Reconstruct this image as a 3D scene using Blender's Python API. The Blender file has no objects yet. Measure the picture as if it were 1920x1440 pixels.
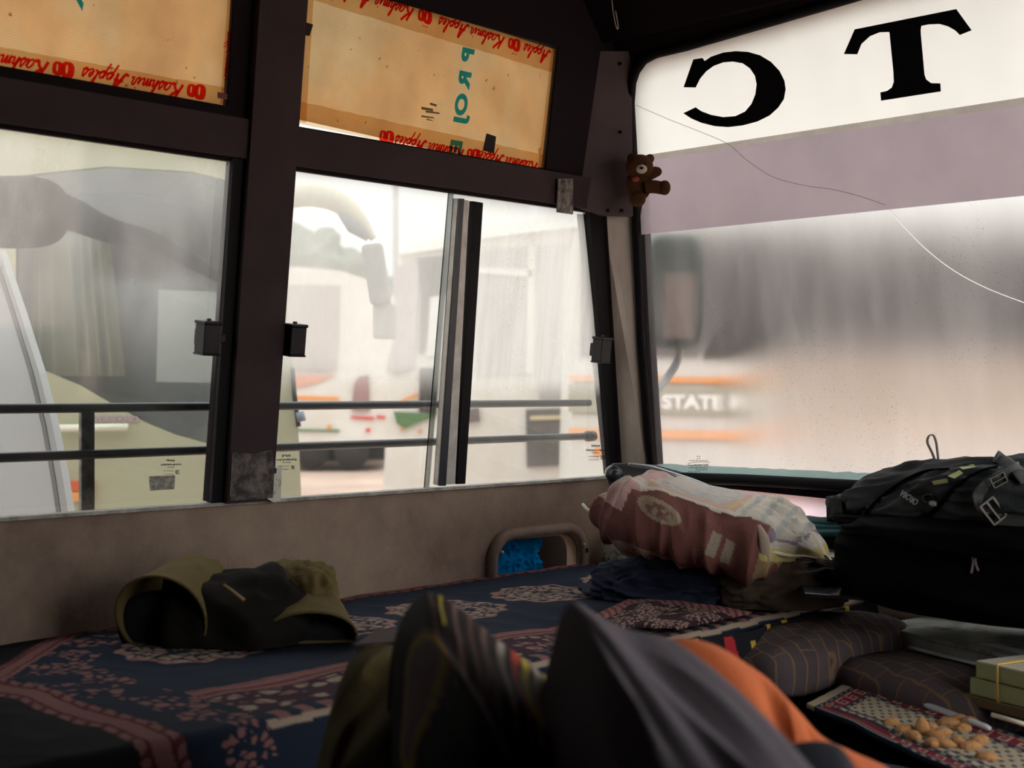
import bpy, bmesh, math, random
import numpy as np
from mathutils import Vector, Matrix, noise
from mathutils.geometry import tessellate_polygon
random.seed(7)
D = bpy.data; SC = bpy.context.scene; COL = SC.collection

# ---------------------------------------------------------------- camera, sky, exposure
FPX = 2570.0; YAW = math.radians(44.06)
FWD = Vector((-math.sin(YAW), math.cos(YAW), 0)); RT = Vector((math.cos(YAW), math.sin(YAW), 0)); UP = Vector((0, 0, 1))
EYE = Vector((0, 0, 0.95))
cam = D.cameras.new('camera'); co = D.objects.new('camera', cam); COL.objects.link(co)
cam.sensor_width = 36; cam.lens = 36 * FPX / 1920; cam.shift_y = 15 / 1920
cam.clip_start = 0.05; cam.clip_end = 300
cam.dof.use_dof = True; cam.dof.focus_distance = 2.75; cam.dof.aperture_fstop = 5.0
co.matrix_world = Matrix.Translation(EYE) @ Matrix((RT, UP, -FWD)).transposed().to_4x4()
SC.camera = co
SC.view_settings.view_transform = 'Standard'; SC.view_settings.look = 'None'
SC.view_settings.gamma = 1; SC.view_settings.use_curve_mapping = False
SC.view_settings.exposure = 0.0
SC.cycles.max_bounces = 10; SC.cycles.transparent_max_bounces = 24; SC.cycles.diffuse_bounces = 4
SC.cycles.sample_clamp_indirect = 10
SC.cycles.use_denoising = True

w = D.worlds.new('overcast'); SC.world = w; w.use_nodes = True
nt = w.node_tree; nt.nodes.clear()
tc = nt.nodes.new('ShaderNodeTexCoord'); sp = nt.nodes.new('ShaderNodeSeparateXYZ')
mr = nt.nodes.new('ShaderNodeMapRange'); mr.inputs[1].default_value = 0; mr.inputs[2].default_value = 1
mr.inputs[3].default_value = 3.3; mr.inputs[4].default_value = 8.2
bg = nt.nodes.new('ShaderNodeBackground'); bg.inputs[0].default_value = (1.0, 0.985, 0.965, 1)
wo = nt.nodes.new('ShaderNodeOutputWorld')
nt.links.new(tc.outputs['Generated'], sp.inputs[0]); nt.links.new(sp.outputs[2], mr.inputs[0])
nt.links.new(mr.outputs[0], bg.inputs[1]); nt.links.new(bg.outputs[0], wo.inputs[0])

def portal(loc, nrm, sx, sy):
    l = D.lights.new('portal', 'AREA'); l.shape = 'RECTANGLE'; l.size = sx; l.size_y = sy; l.cycles.is_portal = True
    o = D.objects.new('window_portal', l); COL.objects.link(o); o.location = loc
    o.rotation_euler = Vector(nrm).to_track_quat('-Z', 'Z').to_euler()
portal((-0.8, 2.62, 1.25), (0, -1, 0), 2.4, 1.1)
portal((-2.2, 1.5, 1.05), (1, 0, 0), 2.2, 0.75)
portal((-2.2, 1.5, 1.57), (1, 0, 0), 2.2, 0.4)

# ---------------------------------------------------------------- projection onto the real surfaces
def ray(x, y): return FWD + RT * ((x - 960) / FPX) + UP * ((735 - y) / FPX)
def onplane(x, y, n, d):
    r = ray(x, y); n = Vector(n); return EYE + r * ((d - n.dot(EYE)) / n.dot(r))
LEAN = 0.122; RAKE = 0.187
def side(x, y, o=0.0): return onplane(x, y, (1, 0, -LEAN), -2.1 - LEAN * 0.75 + o)
def scr(x, y, o=0.0): return onplane(x, y, (0, 1, RAKE), 2.552 + RAKE * 0.78 + o)
def hz(x, y, z): return onplane(x, y, (0, 0, 1), z)
def V(x, y, d): return EYE + ray(x, y) * d
def sd(y, z, o=0.0): return Vector((-2.1 + LEAN * (z - 0.75) + o, y, z))
def sw(x, z, o=0.0): return Vector((x, 2.552 - RAKE * (z - 0.78) + o, z))
SN = Vector((1, 0, -LEAN)).normalized()          # side wall normal, into the cabin
WN = Vector((0, -1, -RAKE)).normalized()         # windscreen normal, into the cabin

def lin(c):
    c = c / 255.0
    return c / 12.92 if c <= 0.04045 else ((c + 0.055) / 1.055) ** 2.4
def rgb(r, g, b): return (lin(r), lin(g), lin(b), 1)

# ---------------------------------------------------------------- materials
class N:
    def __init__(s, name):
        s.m = D.materials.new(name); s.m.use_nodes = True; s.t = s.m.node_tree; s.t.nodes.clear()
        s.out = s.t.nodes.new('ShaderNodeOutputMaterial')
    def n(s, typ, **k):
        nd = s.t.nodes.new('ShaderNode' + typ)
        for a, b in k.items():
            if a.startswith('_'): setattr(nd, a[1:], b)
            else: nd.inputs[a.replace('__', ' ')].default_value = b
        return nd
    def l(s, a, b): s.t.links.new(a, b)
    def noise(s, scale, detail=4, vec=None, rough=0.55, st=None):
        nd = s.n('TexNoise', Scale=scale, Detail=detail, Roughness=rough)
        v = vec or s.n('TexCoord').outputs['Object']
        if st:
            mp = s.n('Mapping'); mp.inputs['Scale'].default_value = st; s.l(v, mp.inputs[0]); v = mp.outputs[0]
        s.l(v, nd.inputs['Vector']); return nd.outputs['Fac']
    def ramp(s, fac, stops, mode='LINEAR'):
        r = s.n('ValToRGB'); s.l(fac, r.inputs[0]); e = r.color_ramp.elements; r.color_ramp.interpolation = mode
        while len(e) < len(stops): e.new(0.5)
        for i, (p, c) in enumerate(stops):
            e[i].position = p; e[i].color = c if len(c) == 4 else (*c, 1)
        return r.outputs[0]
    def mixc(s, f, a, b, mode='MIX'):
        nd = s.n('MixRGB', _blend_type=mode)
        for i, v in zip((0, 1, 2), (f, a, b)):
            if hasattr(v, 'is_output'): s.l(v, nd.inputs[i])
            else: nd.inputs[i].default_value = v
        return nd.outputs[0]
    def mixs(s, f, a, b):
        nd = s.n('MixShader')
        if hasattr(f, 'is_output'): s.l(f, nd.inputs[0])
        else: nd.inputs[0].default_value = f
        s.l(a, nd.inputs[1]); s.l(b, nd.inputs[2]); return nd.outputs[0]
    def fin(s, sh): s.l(sh, s.out.inputs['Surface']); return s.m

def mat(name, c, rough=0.7, dirt=None, amt=0.5, scale=8, metal=0.0, bump=0.0, bscale=60, spec=0.5, st=None, lo=0.35, hi=0.7):
    M = N(name); p = M.n('BsdfPrincipled', Roughness=rough, Metallic=metal)
    p.inputs['Specular IOR Level'].default_value = spec
    c = (*c[:3], 1)
    if dirt is not None:
        f = M.noise(scale, 6, st=st, rough=0.65)
        d4 = (*dirt[:3], 1)
        mixd = tuple(c[i] * (1 - amt) + d4[i] * amt for i in range(3)) + (1,)
        M.l(M.ramp(f, [(lo, mixd), (hi, c)]), p.inputs['Base Color'])
    else: p.inputs['Base Color'].default_value = c
    if bump:
        b = M.n('Bump', Strength=bump, Distance=0.01); M.l(M.noise(bscale, 5), b.inputs['Height']); M.l(b.outputs[0], p.inputs['Normal'])
    return M.fin(p.outputs[0])

def vmat(name, rough=0.9, bump=0.3, bscale=250, sheen=0.0, spec=0.2, trans=0.0, noisy=0.25):
    M = N(name); p = M.n('BsdfPrincipled', Roughness=rough); p.inputs['Specular IOR Level'].default_value = spec
    a = M.n('VertexColor', _layer_name='pattern')
    f = M.noise(bscale, 3)
    c = M.mixc(noisy, a.outputs[0], M.ramp(f, [(0.3, (0.4, 0.4, 0.4)), (0.7, (1, 1, 1))]), 'MULTIPLY')
    M.l(c, p.inputs['Base Color']); p.inputs['Sheen Weight'].default_value = sheen
    b = M.n('Bump', Strength=bump, Distance=0.004); M.l(f, b.inputs['Height']); M.l(b.outputs[0], p.inputs['Normal'])
    sh = p.outputs[0]
    if trans:
        t = M.n('BsdfTranslucent'); M.l(c, t.inputs[0]); sh = M.mixs(trans, sh, t.outputs[0])
    return M.fin(sh)

def pane(name, fog=0.35, tint=(0.93, 0.96, 0.95), streak=0.3, scale=3.0, st=(1, 1, 1), gloss=0.03, fogcol=(0.98, 0.98, 0.96), drops=0.0, clear_z=None, clear=0.05):
    """old glass with a film of dust and condensation"""
    M = N(name)
    tr = M.n('BsdfTransparent', Color=(*tint, 1)); tl = M.n('BsdfTranslucent', Color=(*fogcol, 1)); gl = M.n('BsdfGlossy', Roughness=0.05)
    f = M.noise(scale, 6, st=st, rough=0.6)
    r = M.n('MapRange'); M.l(f, r.inputs[0]); r.inputs[1].default_value = 0.3; r.inputs[2].default_value = 0.7
    r.inputs[3].default_value = max(0, fog - streak); r.inputs[4].default_value = min(1, fog + streak)
    fac = r.outputs[0]
    if clear_z:   # condensation has run off the lower part
        c = M.n('TexCoord'); sx_ = M.n('SeparateXYZ'); M.l(c.outputs['Object'], sx_.inputs[0])
        zr = M.n('MapRange', _interpolation_type='SMOOTHSTEP'); M.l(sx_.outputs[2], zr.inputs[0]); zr.inputs[1].default_value = clear_z[0]; zr.inputs[2].default_value = clear_z[1]
        zr.inputs[3].default_value = clear; zr.inputs[4].default_value = 1.0
        mu = M.n('Math', _operation='MULTIPLY'); M.l(fac, mu.inputs[0]); M.l(zr.outputs[0], mu.inputs[1]); fac = mu.outputs[0]
    if drops:
        d = M.noise(420, 2); dr = M.ramp(d, [(0.60, (0, 0, 0)), (0.66, (1, 1, 1))])
        g = M.noise(5, 3); gr = M.ramp(g, [(0.45, (0, 0, 0)), (0.62, (1, 1, 1))])
        mm = M.mixc(1.0, dr, gr, 'MULTIPLY')
        ma = M.n('Math', _operation='MULTIPLY_ADD'); M.l(mm, ma.inputs[0]); ma.inputs[1].default_value = -drops; M.l(fac, ma.inputs[2])
        ma.use_clamp = True; fac = ma.outputs[0]
    sh = M.mixs(fac, tr.outputs[0], tl.outputs[0])
    return M.fin(M.mixs(gloss, sh, gl.outputs[0]))

def windscreen_mat():
    """fogged inner face: breath condensation scatters the view, least at the low left corner"""
    def base(name):
        M = N(name); c = M.n('TexCoord'); s = M.n('SeparateXYZ'); M.l(c.outputs['Object'], s.inputs[0])
        def rng(src, a, b_, lo, hi):
            r = M.n('MapRange', _interpolation_type='SMOOTHSTEP'); M.l(src, r.inputs[0])
            for i, v in zip((1, 2, 3, 4), (a, b_, lo, hi)): r.inputs[i].default_value = v
            return r.outputs[0]
        def mth(op, a, b_):
            m_ = M.n('Math', _operation=op)
            for i, v in zip((0, 1), (a, b_)):
                if hasattr(v, 'is_output'): M.l(v, m_.inputs[i])
                else: m_.inputs[i].default_value = v
            return m_.outputs[0]
        wet = mth('MAXIMUM', rng(s.outputs[0], -1.90, -1.45, 0.0, 1.0), rng(s.outputs[2], 0.97, 1.14, 0.0, 0.6))
        return M, rng, mth, wet, rng(wet, 0.0, 1.0, 1.0022, 1.045)
    M, rng, mth, wet, ior = base('fogged_glass')
    rf = M.n('BsdfRefraction', Roughness=0.82); M.l(ior, rf.inputs['IOR'])
    streak = M.noise(9, 5, st=(1.0, 1.0, 0.12), rough=0.6)
    fog = mth('ADD', rng(wet, 0.0, 1.0, 0.05, 0.11), rng(streak, 0.3, 0.7, -0.05, 0.05))
    sp_ = M.noise(330, 2); spr = M.ramp(sp_, [(0.655, (1, 1, 1)), (0.70, (0.55, 0.52, 0.5))])
    g = M.noise(4.5, 3); gr = M.ramp(g, [(0.5, (1, 1, 1)), (0.6, (0, 0, 0))])
    dots = M.mixc(gr, spr, (1, 1, 1, 1))
    wcol = M.ramp(M.noise(5, 5, st=(1, 1, 0.2), rough=0.6), [(0.35, (0.86, 0.86, 0.86)), (0.65, (1, 1, 1))])
    M.l(M.mixc(1.0, wcol, dots, 'MULTIPLY'), rf.inputs['Color'])
    tl = M.n('BsdfTranslucent'); M.l(M.mixc(1.0, (0.92, 0.91, 0.90, 1), dots, 'MULTIPLY'), tl.inputs[0])
    inner = M.fin(M.mixs(fog, rf.outputs[0], tl.outputs[0]))
    M, rng, mth, wet, ior = base('outer_glass_face')
    rf = M.n('BsdfRefraction', Color=(0.31, 0.313, 0.31, 1), Roughness=0.0); M.l(ior, rf.inputs['IOR']); gl = M.n('BsdfGlossy', Roughness=0.03)  # dark tint offsets the raised sky brightness behind the windscreen
    return inner, M.fin(M.mixs(0.03, rf.outputs[0], gl.outputs[0]))

def sheet(name, tcol, dcol, tmix=0.7, clear=0.0, scale=14, var=0.25, ribs=False, spots=False):
    """thin film, paper or cardboard seen against the light"""
    M = N(name); tl = M.n('BsdfTranslucent'); df = M.n('BsdfDiffuse', Color=(*dcol[:3], 1))
    f = M.noise(scale, 5, rough=0.6)
    lo_ = tuple(v * (1 - var) for v in tcol[:3])
    col = M.ramp(f, [(0.3, lo_), (0.7, tcol[:3])])
    if ribs:
        c = M.n('TexCoord'); wv = M.n('TexWave', _bands_direction='Z', Scale=75.0, Distortion=0.4); M.l(c.outputs['Object'], wv.inputs['Vector'])
        col = M.mixc(0.13, col, wv.outputs[0], 'MULTIPLY')
        big = M.noise(3.2, 3, st=(1, 1.6, 1)); col = M.mixc(0.9, col, M.ramp(big, [(0.36, (0.86, 0.70, 0.58)), (0.5, (1.0, 0.86, 0.70)), (0.64, (0.95, 1.0, 1.0))]), 'MULTIPLY')
    if spots:
        s2 = M.noise(60, 2); col = M.mixc(1.0, col, M.ramp(s2, [(0.24, (0.45, 0.3, 0.2)), (0.3, (1, 1, 1))]), 'MULTIPLY')
    M.l(col, tl.inputs[0]); sh = M.mixs(tmix, df.outputs[0], tl.outputs[0])
    if clear:
        tr = M.n('BsdfTransparent', Color=(*[min(1, v * 1.1) for v in tcol[:3]], 1)); sh = M.mixs(clear, sh, tr.outputs[0])
    return M.fin(sh)

# ---------------------------------------------------------------- object helpers
def tag(o, label=None, cat=None, group=None, kind=None):
    if label: o['label'] = label
    if cat: o['category'] = cat
    if group: o['group'] = group
    if kind: o['kind'] = kind
    return o
def empty(name, loc, label, cat, group=None):
    o = D.objects.new(name, None); COL.objects.link(o); o.location = loc; o.empty_display_size = 0.05
    return tag(o, label, cat, group)
def mw(o):
    m = Matrix.LocRotScale(o.location, o.rotation_euler, o.scale)
    return mw(o.parent) @ o.matrix_parent_inverse @ m if o.parent else m
def link(name, me, m, parent=None, smooth=False):
    o = D.objects.new(name, me); COL.objects.link(o)
    if m is not None:
        for x in (m if isinstance(m, (list, tuple)) else [m]): me.materials.append(x)
    if parent is not None: o.parent = parent; o.matrix_parent_inverse = mw(parent).inverted()
    if smooth:
        for p in me.polygons: p.use_smooth = True
    return o
def fin_bm(name, bm, m, parent=None, smooth=False, bevel=0, sub=0):
    bmesh.ops.recalc_face_normals(bm, faces=bm.faces[:])
    me = D.meshes.new(name); bm.to_mesh(me); bm.free()
    o = link(name, me, m, parent, smooth)
    if bevel:
        b = o.modifiers.new('bevel', 'BEVEL'); b.width = bevel; b.segments = 2; b.limit_method = 'ANGLE'
    if sub:
        b = o.modifiers.new('sub', 'SUBSURF'); b.levels = sub; b.render_levels = sub
    return o
def add_prism(bm, loops, ext):
    """planar polygon (first loop outer, rest holes) extruded by vector ext"""
    if not isinstance(loops[0], (list, tuple)): loops = [loops]
    flat = [p for lp in loops for p in lp]; tris = tessellate_polygon(loops)
    a = [bm.verts.new(p) for p in flat]
    for t in tris:
        try: bm.faces.new([a[i] for i in t])
        except ValueError: pass
    if ext is not None:
        b = [bm.verts.new(p + ext) for p in flat]
        for t in tris:
            try: bm.faces.new([b[i] for i in reversed(t)])
            except ValueError: pass
        k = 0
        for lp in loops:
            n = len(lp)
            for i in range(n):
                j = (i + 1) % n
                bm.faces.new((a[k + i], a[k + j], b[k + j], b[k + i]))
            k += n
def prism(name, loops, ext, m, parent=None, bevel=0, kind=None, smooth=False):
    bm = bmesh.new(); add_prism(bm, loops, ext); o = fin_bm(name, bm, m, parent, smooth, bevel)
    if kind: o['kind'] = kind
    return o
def add_box(bm, c, s, R=None):
    r = bmesh.ops.create_cube(bm, size=1.0)['verts']
    for v in r:
        p = Vector((v.co.x * s[0], v.co.y * s[1], v.co.z * s[2])); v.co = (R @ p if R else p) + Vector(c)
    return r
def box(name, c, s, m, parent=None, R=None, bevel=0, kind=None):
    bm = bmesh.new(); add_box(bm, c, s, R); o = fin_bm(name, bm, m, parent, False, bevel)
    if kind: o['kind'] = kind
    return o
CAMR = Matrix((RT, FWD, UP)).transposed()       # x right, y away, z up, in world
def catmull(pts, n):
    out = []; m = len(pts)
    for i in range(n):
        t = i / (n - 1) * (m - 1); k = min(int(t), m - 2); f = t - k
        p = [pts[max(k - 1, 0)], pts[k], pts[k + 1], pts[min(k + 2, m - 1)]]
        out.append(0.5 * ((2 * p[1]) + (p[2] - p[0]) * f + (2 * p[0] - 5 * p[1] + 4 * p[2] - p[3]) * f * f + (3 * p[1] - p[0] - 3 * p[2] + p[3]) * f ** 3))
    return out
def add_tube(bm, pts, r, seg=12, n=None, cap=True, flat=1.0, nrm=None):
    if n: 
        rr = r if isinstance(r, (list, tuple)) else [r] * len(pts)
        rs = catmull([Vector((x, 0, 0)) for x in rr], n); pts = catmull(pts, n); r = [v.x for v in rs]
    if not isinstance(r, (list, tuple)): r = [r] * len(pts)
    rings = []; up0 = Vector(nrm) if nrm is not None else None
    for i, p in enumerate(pts):
        d = (pts[min(i + 1, len(pts) - 1)] - pts[max(i - 1, 0)]).normalized()
        if up0 is None: up0 = Vector((0, 0, 1)) if abs(d.z) < 0.9 else Vector((1, 0, 0))
        a = d.cross(up0)
        if a.length < 1e-4: a = d.cross(Vector((0.3, 1, 0.2)))
        a.normalize(); b = a.cross(d).normalized(); up0 = b
        rings.append([bm.verts.new(p + a * math.cos(2 * math.pi * k / seg) * r[i] + b * math.sin(2 * math.pi * k / seg) * r[i] * flat) for k in range(seg)])
    for i in range(len(rings) - 1):
        for k in range(seg):
            bm.faces.new((rings[i][k], rings[i][(k + 1) % seg], rings[i + 1][(k + 1) % seg], rings[i + 1][k]))
    if cap: bm.faces.new(rings[0]); bm.faces.new(rings[-1][::-1])
def tube(name, pts, r, m, parent=None, seg=12, n=None, flat=1.0, nrm=None, kind=None):
    bm = bmesh.new(); add_tube(bm, pts, r, seg, n, True, flat, nrm); o = fin_bm(name, bm, m, parent, True)
    if kind: o['kind'] = kind
    return o
def grid(name, f, nu, nv, m, parent=None, color=None, smooth=True, closeu=False, solid=0.0):
    """parametric surface f(u,v)->Vector; color(u,v)->rgb stored as the pattern attribute"""
    vs = [f(i / (nu - 1), j / (nv - 1)) for j in range(nv) for i in range(nu)]
    fs = [(j * nu + i, j * nu + i + 1, (j + 1) * nu + i + 1, (j + 1) * nu + i) for j in range(nv - 1) for i in range(nu - 1)]
    me = D.meshes.new(name); me.from_pydata(vs, [], fs)
    if color:
        at = me.color_attributes.new('pattern', 'FLOAT_COLOR', 'POINT')
        arr = np.ones((len(vs), 4), dtype=np.float32)
        for j in range(nv):
            for i in range(nu):
                arr[j * nu + i, :3] = color(i / (nu - 1), j / (nv - 1))[:3]
        at.data.foreach_set('color', arr.ravel())
    o = link(name, me, m, parent, smooth)
    if solid:
        s = o.modifiers.new('solid', 'SOLIDIFY'); s.thickness = solid; s.offset = -1
    return o
def nz(p, s, seed=0): return noise.noise(Vector((p[0] * s + seed * 7.3, p[1] * s - seed * 3.1, p[2] * s + seed)))
def ridged(p, s, seed=0): return 1 - 2 * abs(nz(p, s, seed))
def add_blob(bm, c, size, R=None, e=4.0, n=28, disp=None):
    """soft box: superellipsoid of full size, bent by disp(local unit point)->offset along the normal"""
    seen = {}; m = n + 1
    def gv(i, j, k):
        if (i, j, k) not in seen: seen[(i, j, k)] = bm.verts.new((2 * i / m - 1, 2 * j / m - 1, 2 * k / m - 1))
        return seen[(i, j, k)]
    for i in range(m):
        for j in range(m):
            for t in (0, m):
                a, b_, c_, d_ = (i, j), (i + 1, j), (i + 1, j + 1), (i, j + 1)
                bm.faces.new([gv(t, *q) for q in (a, b_, c_, d_)]); bm.faces.new([gv(q[0], t, q[1]) for q in (a, b_, c_, d_)]); bm.faces.new([gv(*q, t) for q in (a, b_, c_, d_)])
    allv = list(seen.values())
    for v in allv:
        p = v.co.copy(); k = (abs(p.x) ** e + abs(p.y) ** e + abs(p.z) ** e) ** (1 / e); p = p / k
        q = Vector((p.x * size[0] / 2, p.y * size[1] / 2, p.z * size[2] / 2))
        if disp: q = q + disp(p, q)
        v.co = (R @ q if R else q) + Vector(c)
    return allv
def blob(name, c, size, m, parent=None, R=None, e=4.0, n=28, disp=None, color=None):
    bm = bmesh.new(); add_blob(bm, c, size, R, e, n, disp); o = fin_bm(name, bm, m, parent, True)
    if color: paint(o, color)
    return o
def paint(o, fn):
    me = o.data; at = me.color_attributes.new('pattern', 'FLOAT_COLOR', 'POINT')
    arr = np.ones((len(me.vertices), 4), dtype=np.float32)
    for i, v in enumerate(me.vertices): arr[i, :3] = fn(v.co)[:3]
    at.data.foreach_set('color', arr.ravel())
def text(name, s, org, ax, ay, size, m, parent=None, ext=0.0003, bold=0.0, sx=1.0, align='LEFT'):
    c = D.curves.new(name, 'FONT'); c.body = s; c.size = size; c.extrude = ext; c.offset = bold; c.align_x = align
    o = D.objects.new(name, c); COL.objects.link(o); c.materials.append(m)
    ax = Vector(ax).normalized(); ay = Vector(ay).normalized(); az = ax.cross(ay)
    M = Matrix((ax * sx, ay, az)).transposed().to_4x4(); M = Matrix.Translation(org) @ M
    dg = bpy.context.evaluated_depsgraph_get(); me = D.meshes.new_from_object(o.evaluated_get(dg)); me.name = name
    D.objects.remove(o); me.transform(M)
    return link(name, me, None if me.materials else m, parent)
def rrect(cx, cy, w_, h_, r, n=5):
    out = []
    for k, (sx_, sy_) in enumerate(((1, 1), (-1, 1), (-1, -1), (1, -1))):
        for i in range(n + 1):
            a = math.pi / 2 * (k + i / n)
            out.append((cx + sx_ * (w_ / 2 - r) + r * math.cos(a), cy + sy_ * (h_ / 2 - r) + r * math.sin(a)))
    return out

# ---------------------------------------------------------------- material library
BLACK = mat('black_rubber', (0.004, 0.003, 0.004), 0.6, spec=0.15)
GRIMY = mat('grimy_paint', (0.34, 0.25, 0.185), 0.6, spec=0.15, dirt=(0.11, 0.07, 0.062), amt=0.75, scale=5, bump=0.15, bscale=90, lo=0.3, hi=0.72)
PILLARP = mat('brown_pillar_paint', (0.05, 0.032, 0.034), 0.6, dirt=(0.025, 0.016, 0.018), amt=0.6, scale=9, spec=0.12)
POSTP = mat('grey_beige_post_paint', (0.62, 0.54, 0.47), 0.5, dirt=(0.2, 0.16, 0.13), amt=0.5, scale=14, st=(1, 1, 0.3))
HEADP = mat('dark_header_lining', (0.014, 0.009, 0.011), 0.8, spec=0.08)
CEILM = mat('dark_ceiling_cloth', (0.010, 0.007, 0.008), 0.9, spec=0.05)
ALU = mat('worn_aluminium', (0.62, 0.60, 0.56), 0.4, dirt=(0.25, 0.2, 0.16), amt=0.5, scale=30, metal=0.15)
STEEL = mat('dark_grey_tube_paint', (0.022, 0.028, 0.036), 0.35, dirt=(0.07, 0.06, 0.05), amt=0.5, scale=60, lo=0.2, hi=0.45)
CHIPPED = mat('chipped_post_paint', (0.10, 0.10, 0.09), 0.5, dirt=(0.35, 0.36, 0.33), amt=0.9, scale=40, lo=0.3, hi=0.55)
PLASTIC = mat('black_plastic', (0.006, 0.006, 0.007), 0.4, spec=0.25)
BLKFAB = mat('black_bag_fabric', (0.003, 0.0025, 0.003), 0.9, bump=0.4, bscale=300, spec=0.06)

# ================================================================ SETTING: the bus shell
T = 0.03
SX = -SN * T                                    # thickness goes outboard
z0, z1 = 0.75, 1.355
def sr(y0, y1, za, zb): return [sd(y0, za), sd(y1, za), sd(y1, zb), sd(y0, zb)]
w1 = sr(0.88, 1.395, z0, z1)  # rear openings cut short out of view to keep light off the bench
w2 = [sd(1.52, z0), side(1150, 893), side(1100, 402), sd(1.515, z1)]
u1 = sr(0.88, 1.37, 1.448, 1.715); u2 = [sd(1.521, 1.434), side(1022, 330), side(1048, 88), sd(1.515, 1.715)]
outer = [sd(-1.8, z0), sd(2.53, z0), sd(2.42, z1), sd(2.37, 1.92), sd(-1.8, 1.92)]
bm = bmesh.new()
for q in ([sd(-1.8, z0), sd(0.88, z0), sd(0.88, 1.92), sd(-1.8, 1.92)], [w1[1], sd(1.52, z0), sd(1.515, z1), w1[2]],
          [side(1150, 893), sd(2.53, z0), sd(2.42, z1), side(1100, 402)], [sd(0.88, z1), sd(2.42, z1), sd(2.41, 1.434), sd(0.88, 1.434)],
          [sd(0.88, 1.434), sd(1.37, 1.434), sd(1.37, 1.448), sd(0.88, 1.448)], [sd(1.37, 1.434), sd(1.521, 1.434), sd(1.515, 1.715), sd(1.37, 1.715)],
          [sd(0.88, 1.715), sd(2.38, 1.715), sd(2.37, 1.92), sd(0.88, 1.92)], [sd(1.521, 1.434), sd(2.41, 1.434), sd(2.41, 1.40), sd(1.521, 1.40)][:0],
          [sd(1.521, 1.42), side(1022, 330, 0), sd(2.41, 1.434), sd(1.521, 1.434)], [side(1022, 330), sd(2.41, 1.40), sd(2.38, 1.715), side(1048, 88)],
          [sd(1.515, 1.700), side(1048, 88), sd(2.38, 1.715), sd(1.515, 1.715)]):
    if q: add_prism(bm, [q], SX)
o = fin_bm('wall_left_upper', bm, HEADP); o['kind'] = 'structure'
# lower side wall with the rounded vent opening
vent = [Vector((-2.1, 2.25 + a, 0.565 + b)) for a, b in rrect(0, 0, 0.27, 0.115, 0.045)]
lowp = [Vector((-2.1, -1.8, 0)), Vector((-2.1, 2.53, 0)), Vector((-2.1, 2.53, z0)), Vector((-2.1, -1.8, z0))]
wl = prism('wall_left', [lowp, vent], Vector((-0.03, 0, 0)), GRIMY, kind='structure')
# sill ledge with its pale worn edge
box('vent_cavity', (-2.18, 2.25, 0.565), (0.03, 0.36, 0.22), BLACK, wl)
sl = box('trim_1', (-2.104, 0.36, 0.748), (0.03, 4.3, 0.006), mat('worn_sill_edge', (0.45, 0.42, 0.38), 0.5, dirt=(0.1, 0.08, 0.07), amt=0.8, scale=25), kind='structure')
# beams and pillars of the side
prism('trim_2', sr(-1.8, 2.40, 1.362, 1.43), SN * 0.014, PILLARP, kind='structure')
prism('trim_3', [sd(1.412, 0.752), sd(1.512, 0.752), sd(1.508, 1.90), sd(1.405, 1.90)], SN * 0.022, PILLARP, kind='structure')
prism('trim_4', [sd(1.388, 0.752), sd(1.412, 0.752), sd(1.405, 1.36), sd(1.384, 1.36)], SN * 0.008, BLACK, kind='structure')
# rusty patch at the pillar foot
prism('trim_5', [sd(1.415, 0.755, 0.0235), sd(1.51, 0.755, 0.0235), sd(1.509, 0.80, 0.0235), sd(1.50, 0.845, 0.0235), sd(1.46, 0.838, 0.0235), sd(1.414, 0.842, 0.0235)], SN * 0.0012,
      mat('scuffed_pillar_foot', (0.16, 0.13, 0.12), 0.7, dirt=(0.02, 0.015, 0.015), amt=1, scale=45, lo=0.4, hi=0.62), kind='structure')
prism('trim_6', [side(488, 884), side(503, 884), side(505, 875), side(514, 872), side(512, 936), side(500, 938), side(488, 932), side(484, 905)], SN * 0.024,
      mat('flaking_white_sealant', (0.62, 0.6, 0.52), 0.8, dirt=(0.1, 0.07, 0.05), amt=0.9, scale=70, lo=0.3, hi=0.5), kind='structure')

# ---- window panes
PANE1 = pane('hazy_pane', 0.16, streak=0.18, scale=2.6, st=(1, 1.4, 0.5), clear_z=(0.93, 1.15), clear=0.05)
PANE2 = pane('dusty_pane', 0.50, streak=0.12, scale=4, st=(1, 1, 0.4), clear_z=(0.935, 1.02), clear=0.06)
PANE3 = pane('wet_pane', 0.60, streak=0.16, scale=7, st=(1, 2.5, 0.22), drops=0.4, clear_z=(0.93, 0.985), clear=0.15)
def glass(name, pts, m, off=-0.018, t=0.004):
    lp = [p + SN * off for p in pts]
    bm = bmesh.new(); add_prism(bm, lp, -SN * t); bmesh.ops.recalc_face_normals(bm, faces=bm.faces[:])
    for f in bm.faces: f.material_index = 0 if f.normal.dot(SN) > 0.9 else 1
    me = D.meshes.new(name); bm.to_mesh(me); bm.free()
    return link(name, me, [m, CLEAR])
M_ = N('dimming_outer_glass_face'); CLEAR = M_.fin(M_.n('BsdfTransparent', Color=(0.30, 0.307, 0.303, 1)).outputs[0])  # dark tint dims the raised sky brightness seen through the side panes
g1 = tag(glass('window_1', sr(0.87, 1.40, z0 - 0.01, z1 + 0.01), PANE1), kind='structure')
g2 = tag(glass('window_2', [sd(1.50, z0 - .01), sd(1.94, z0 - .01), sd(1.94, z1 + .01), sd(1.50, z1 + .01)], PANE2), kind='structure')
g3 = tag(glass('window_3', [sd(1.92, z0 - .01), sd(2.52, z0 - .01), sd(2.36, z1 + .01), sd(1.92, z1 + .01)], PANE3, off=-0.010), kind='structure')
CLR = pane('upper_pane', 0.2, streak=0.1)
g4 = tag(glass('window_4', sr(0.87, 1.38, 1.44, 1.725), CLR, off=-0.024), kind='structure')
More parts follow.
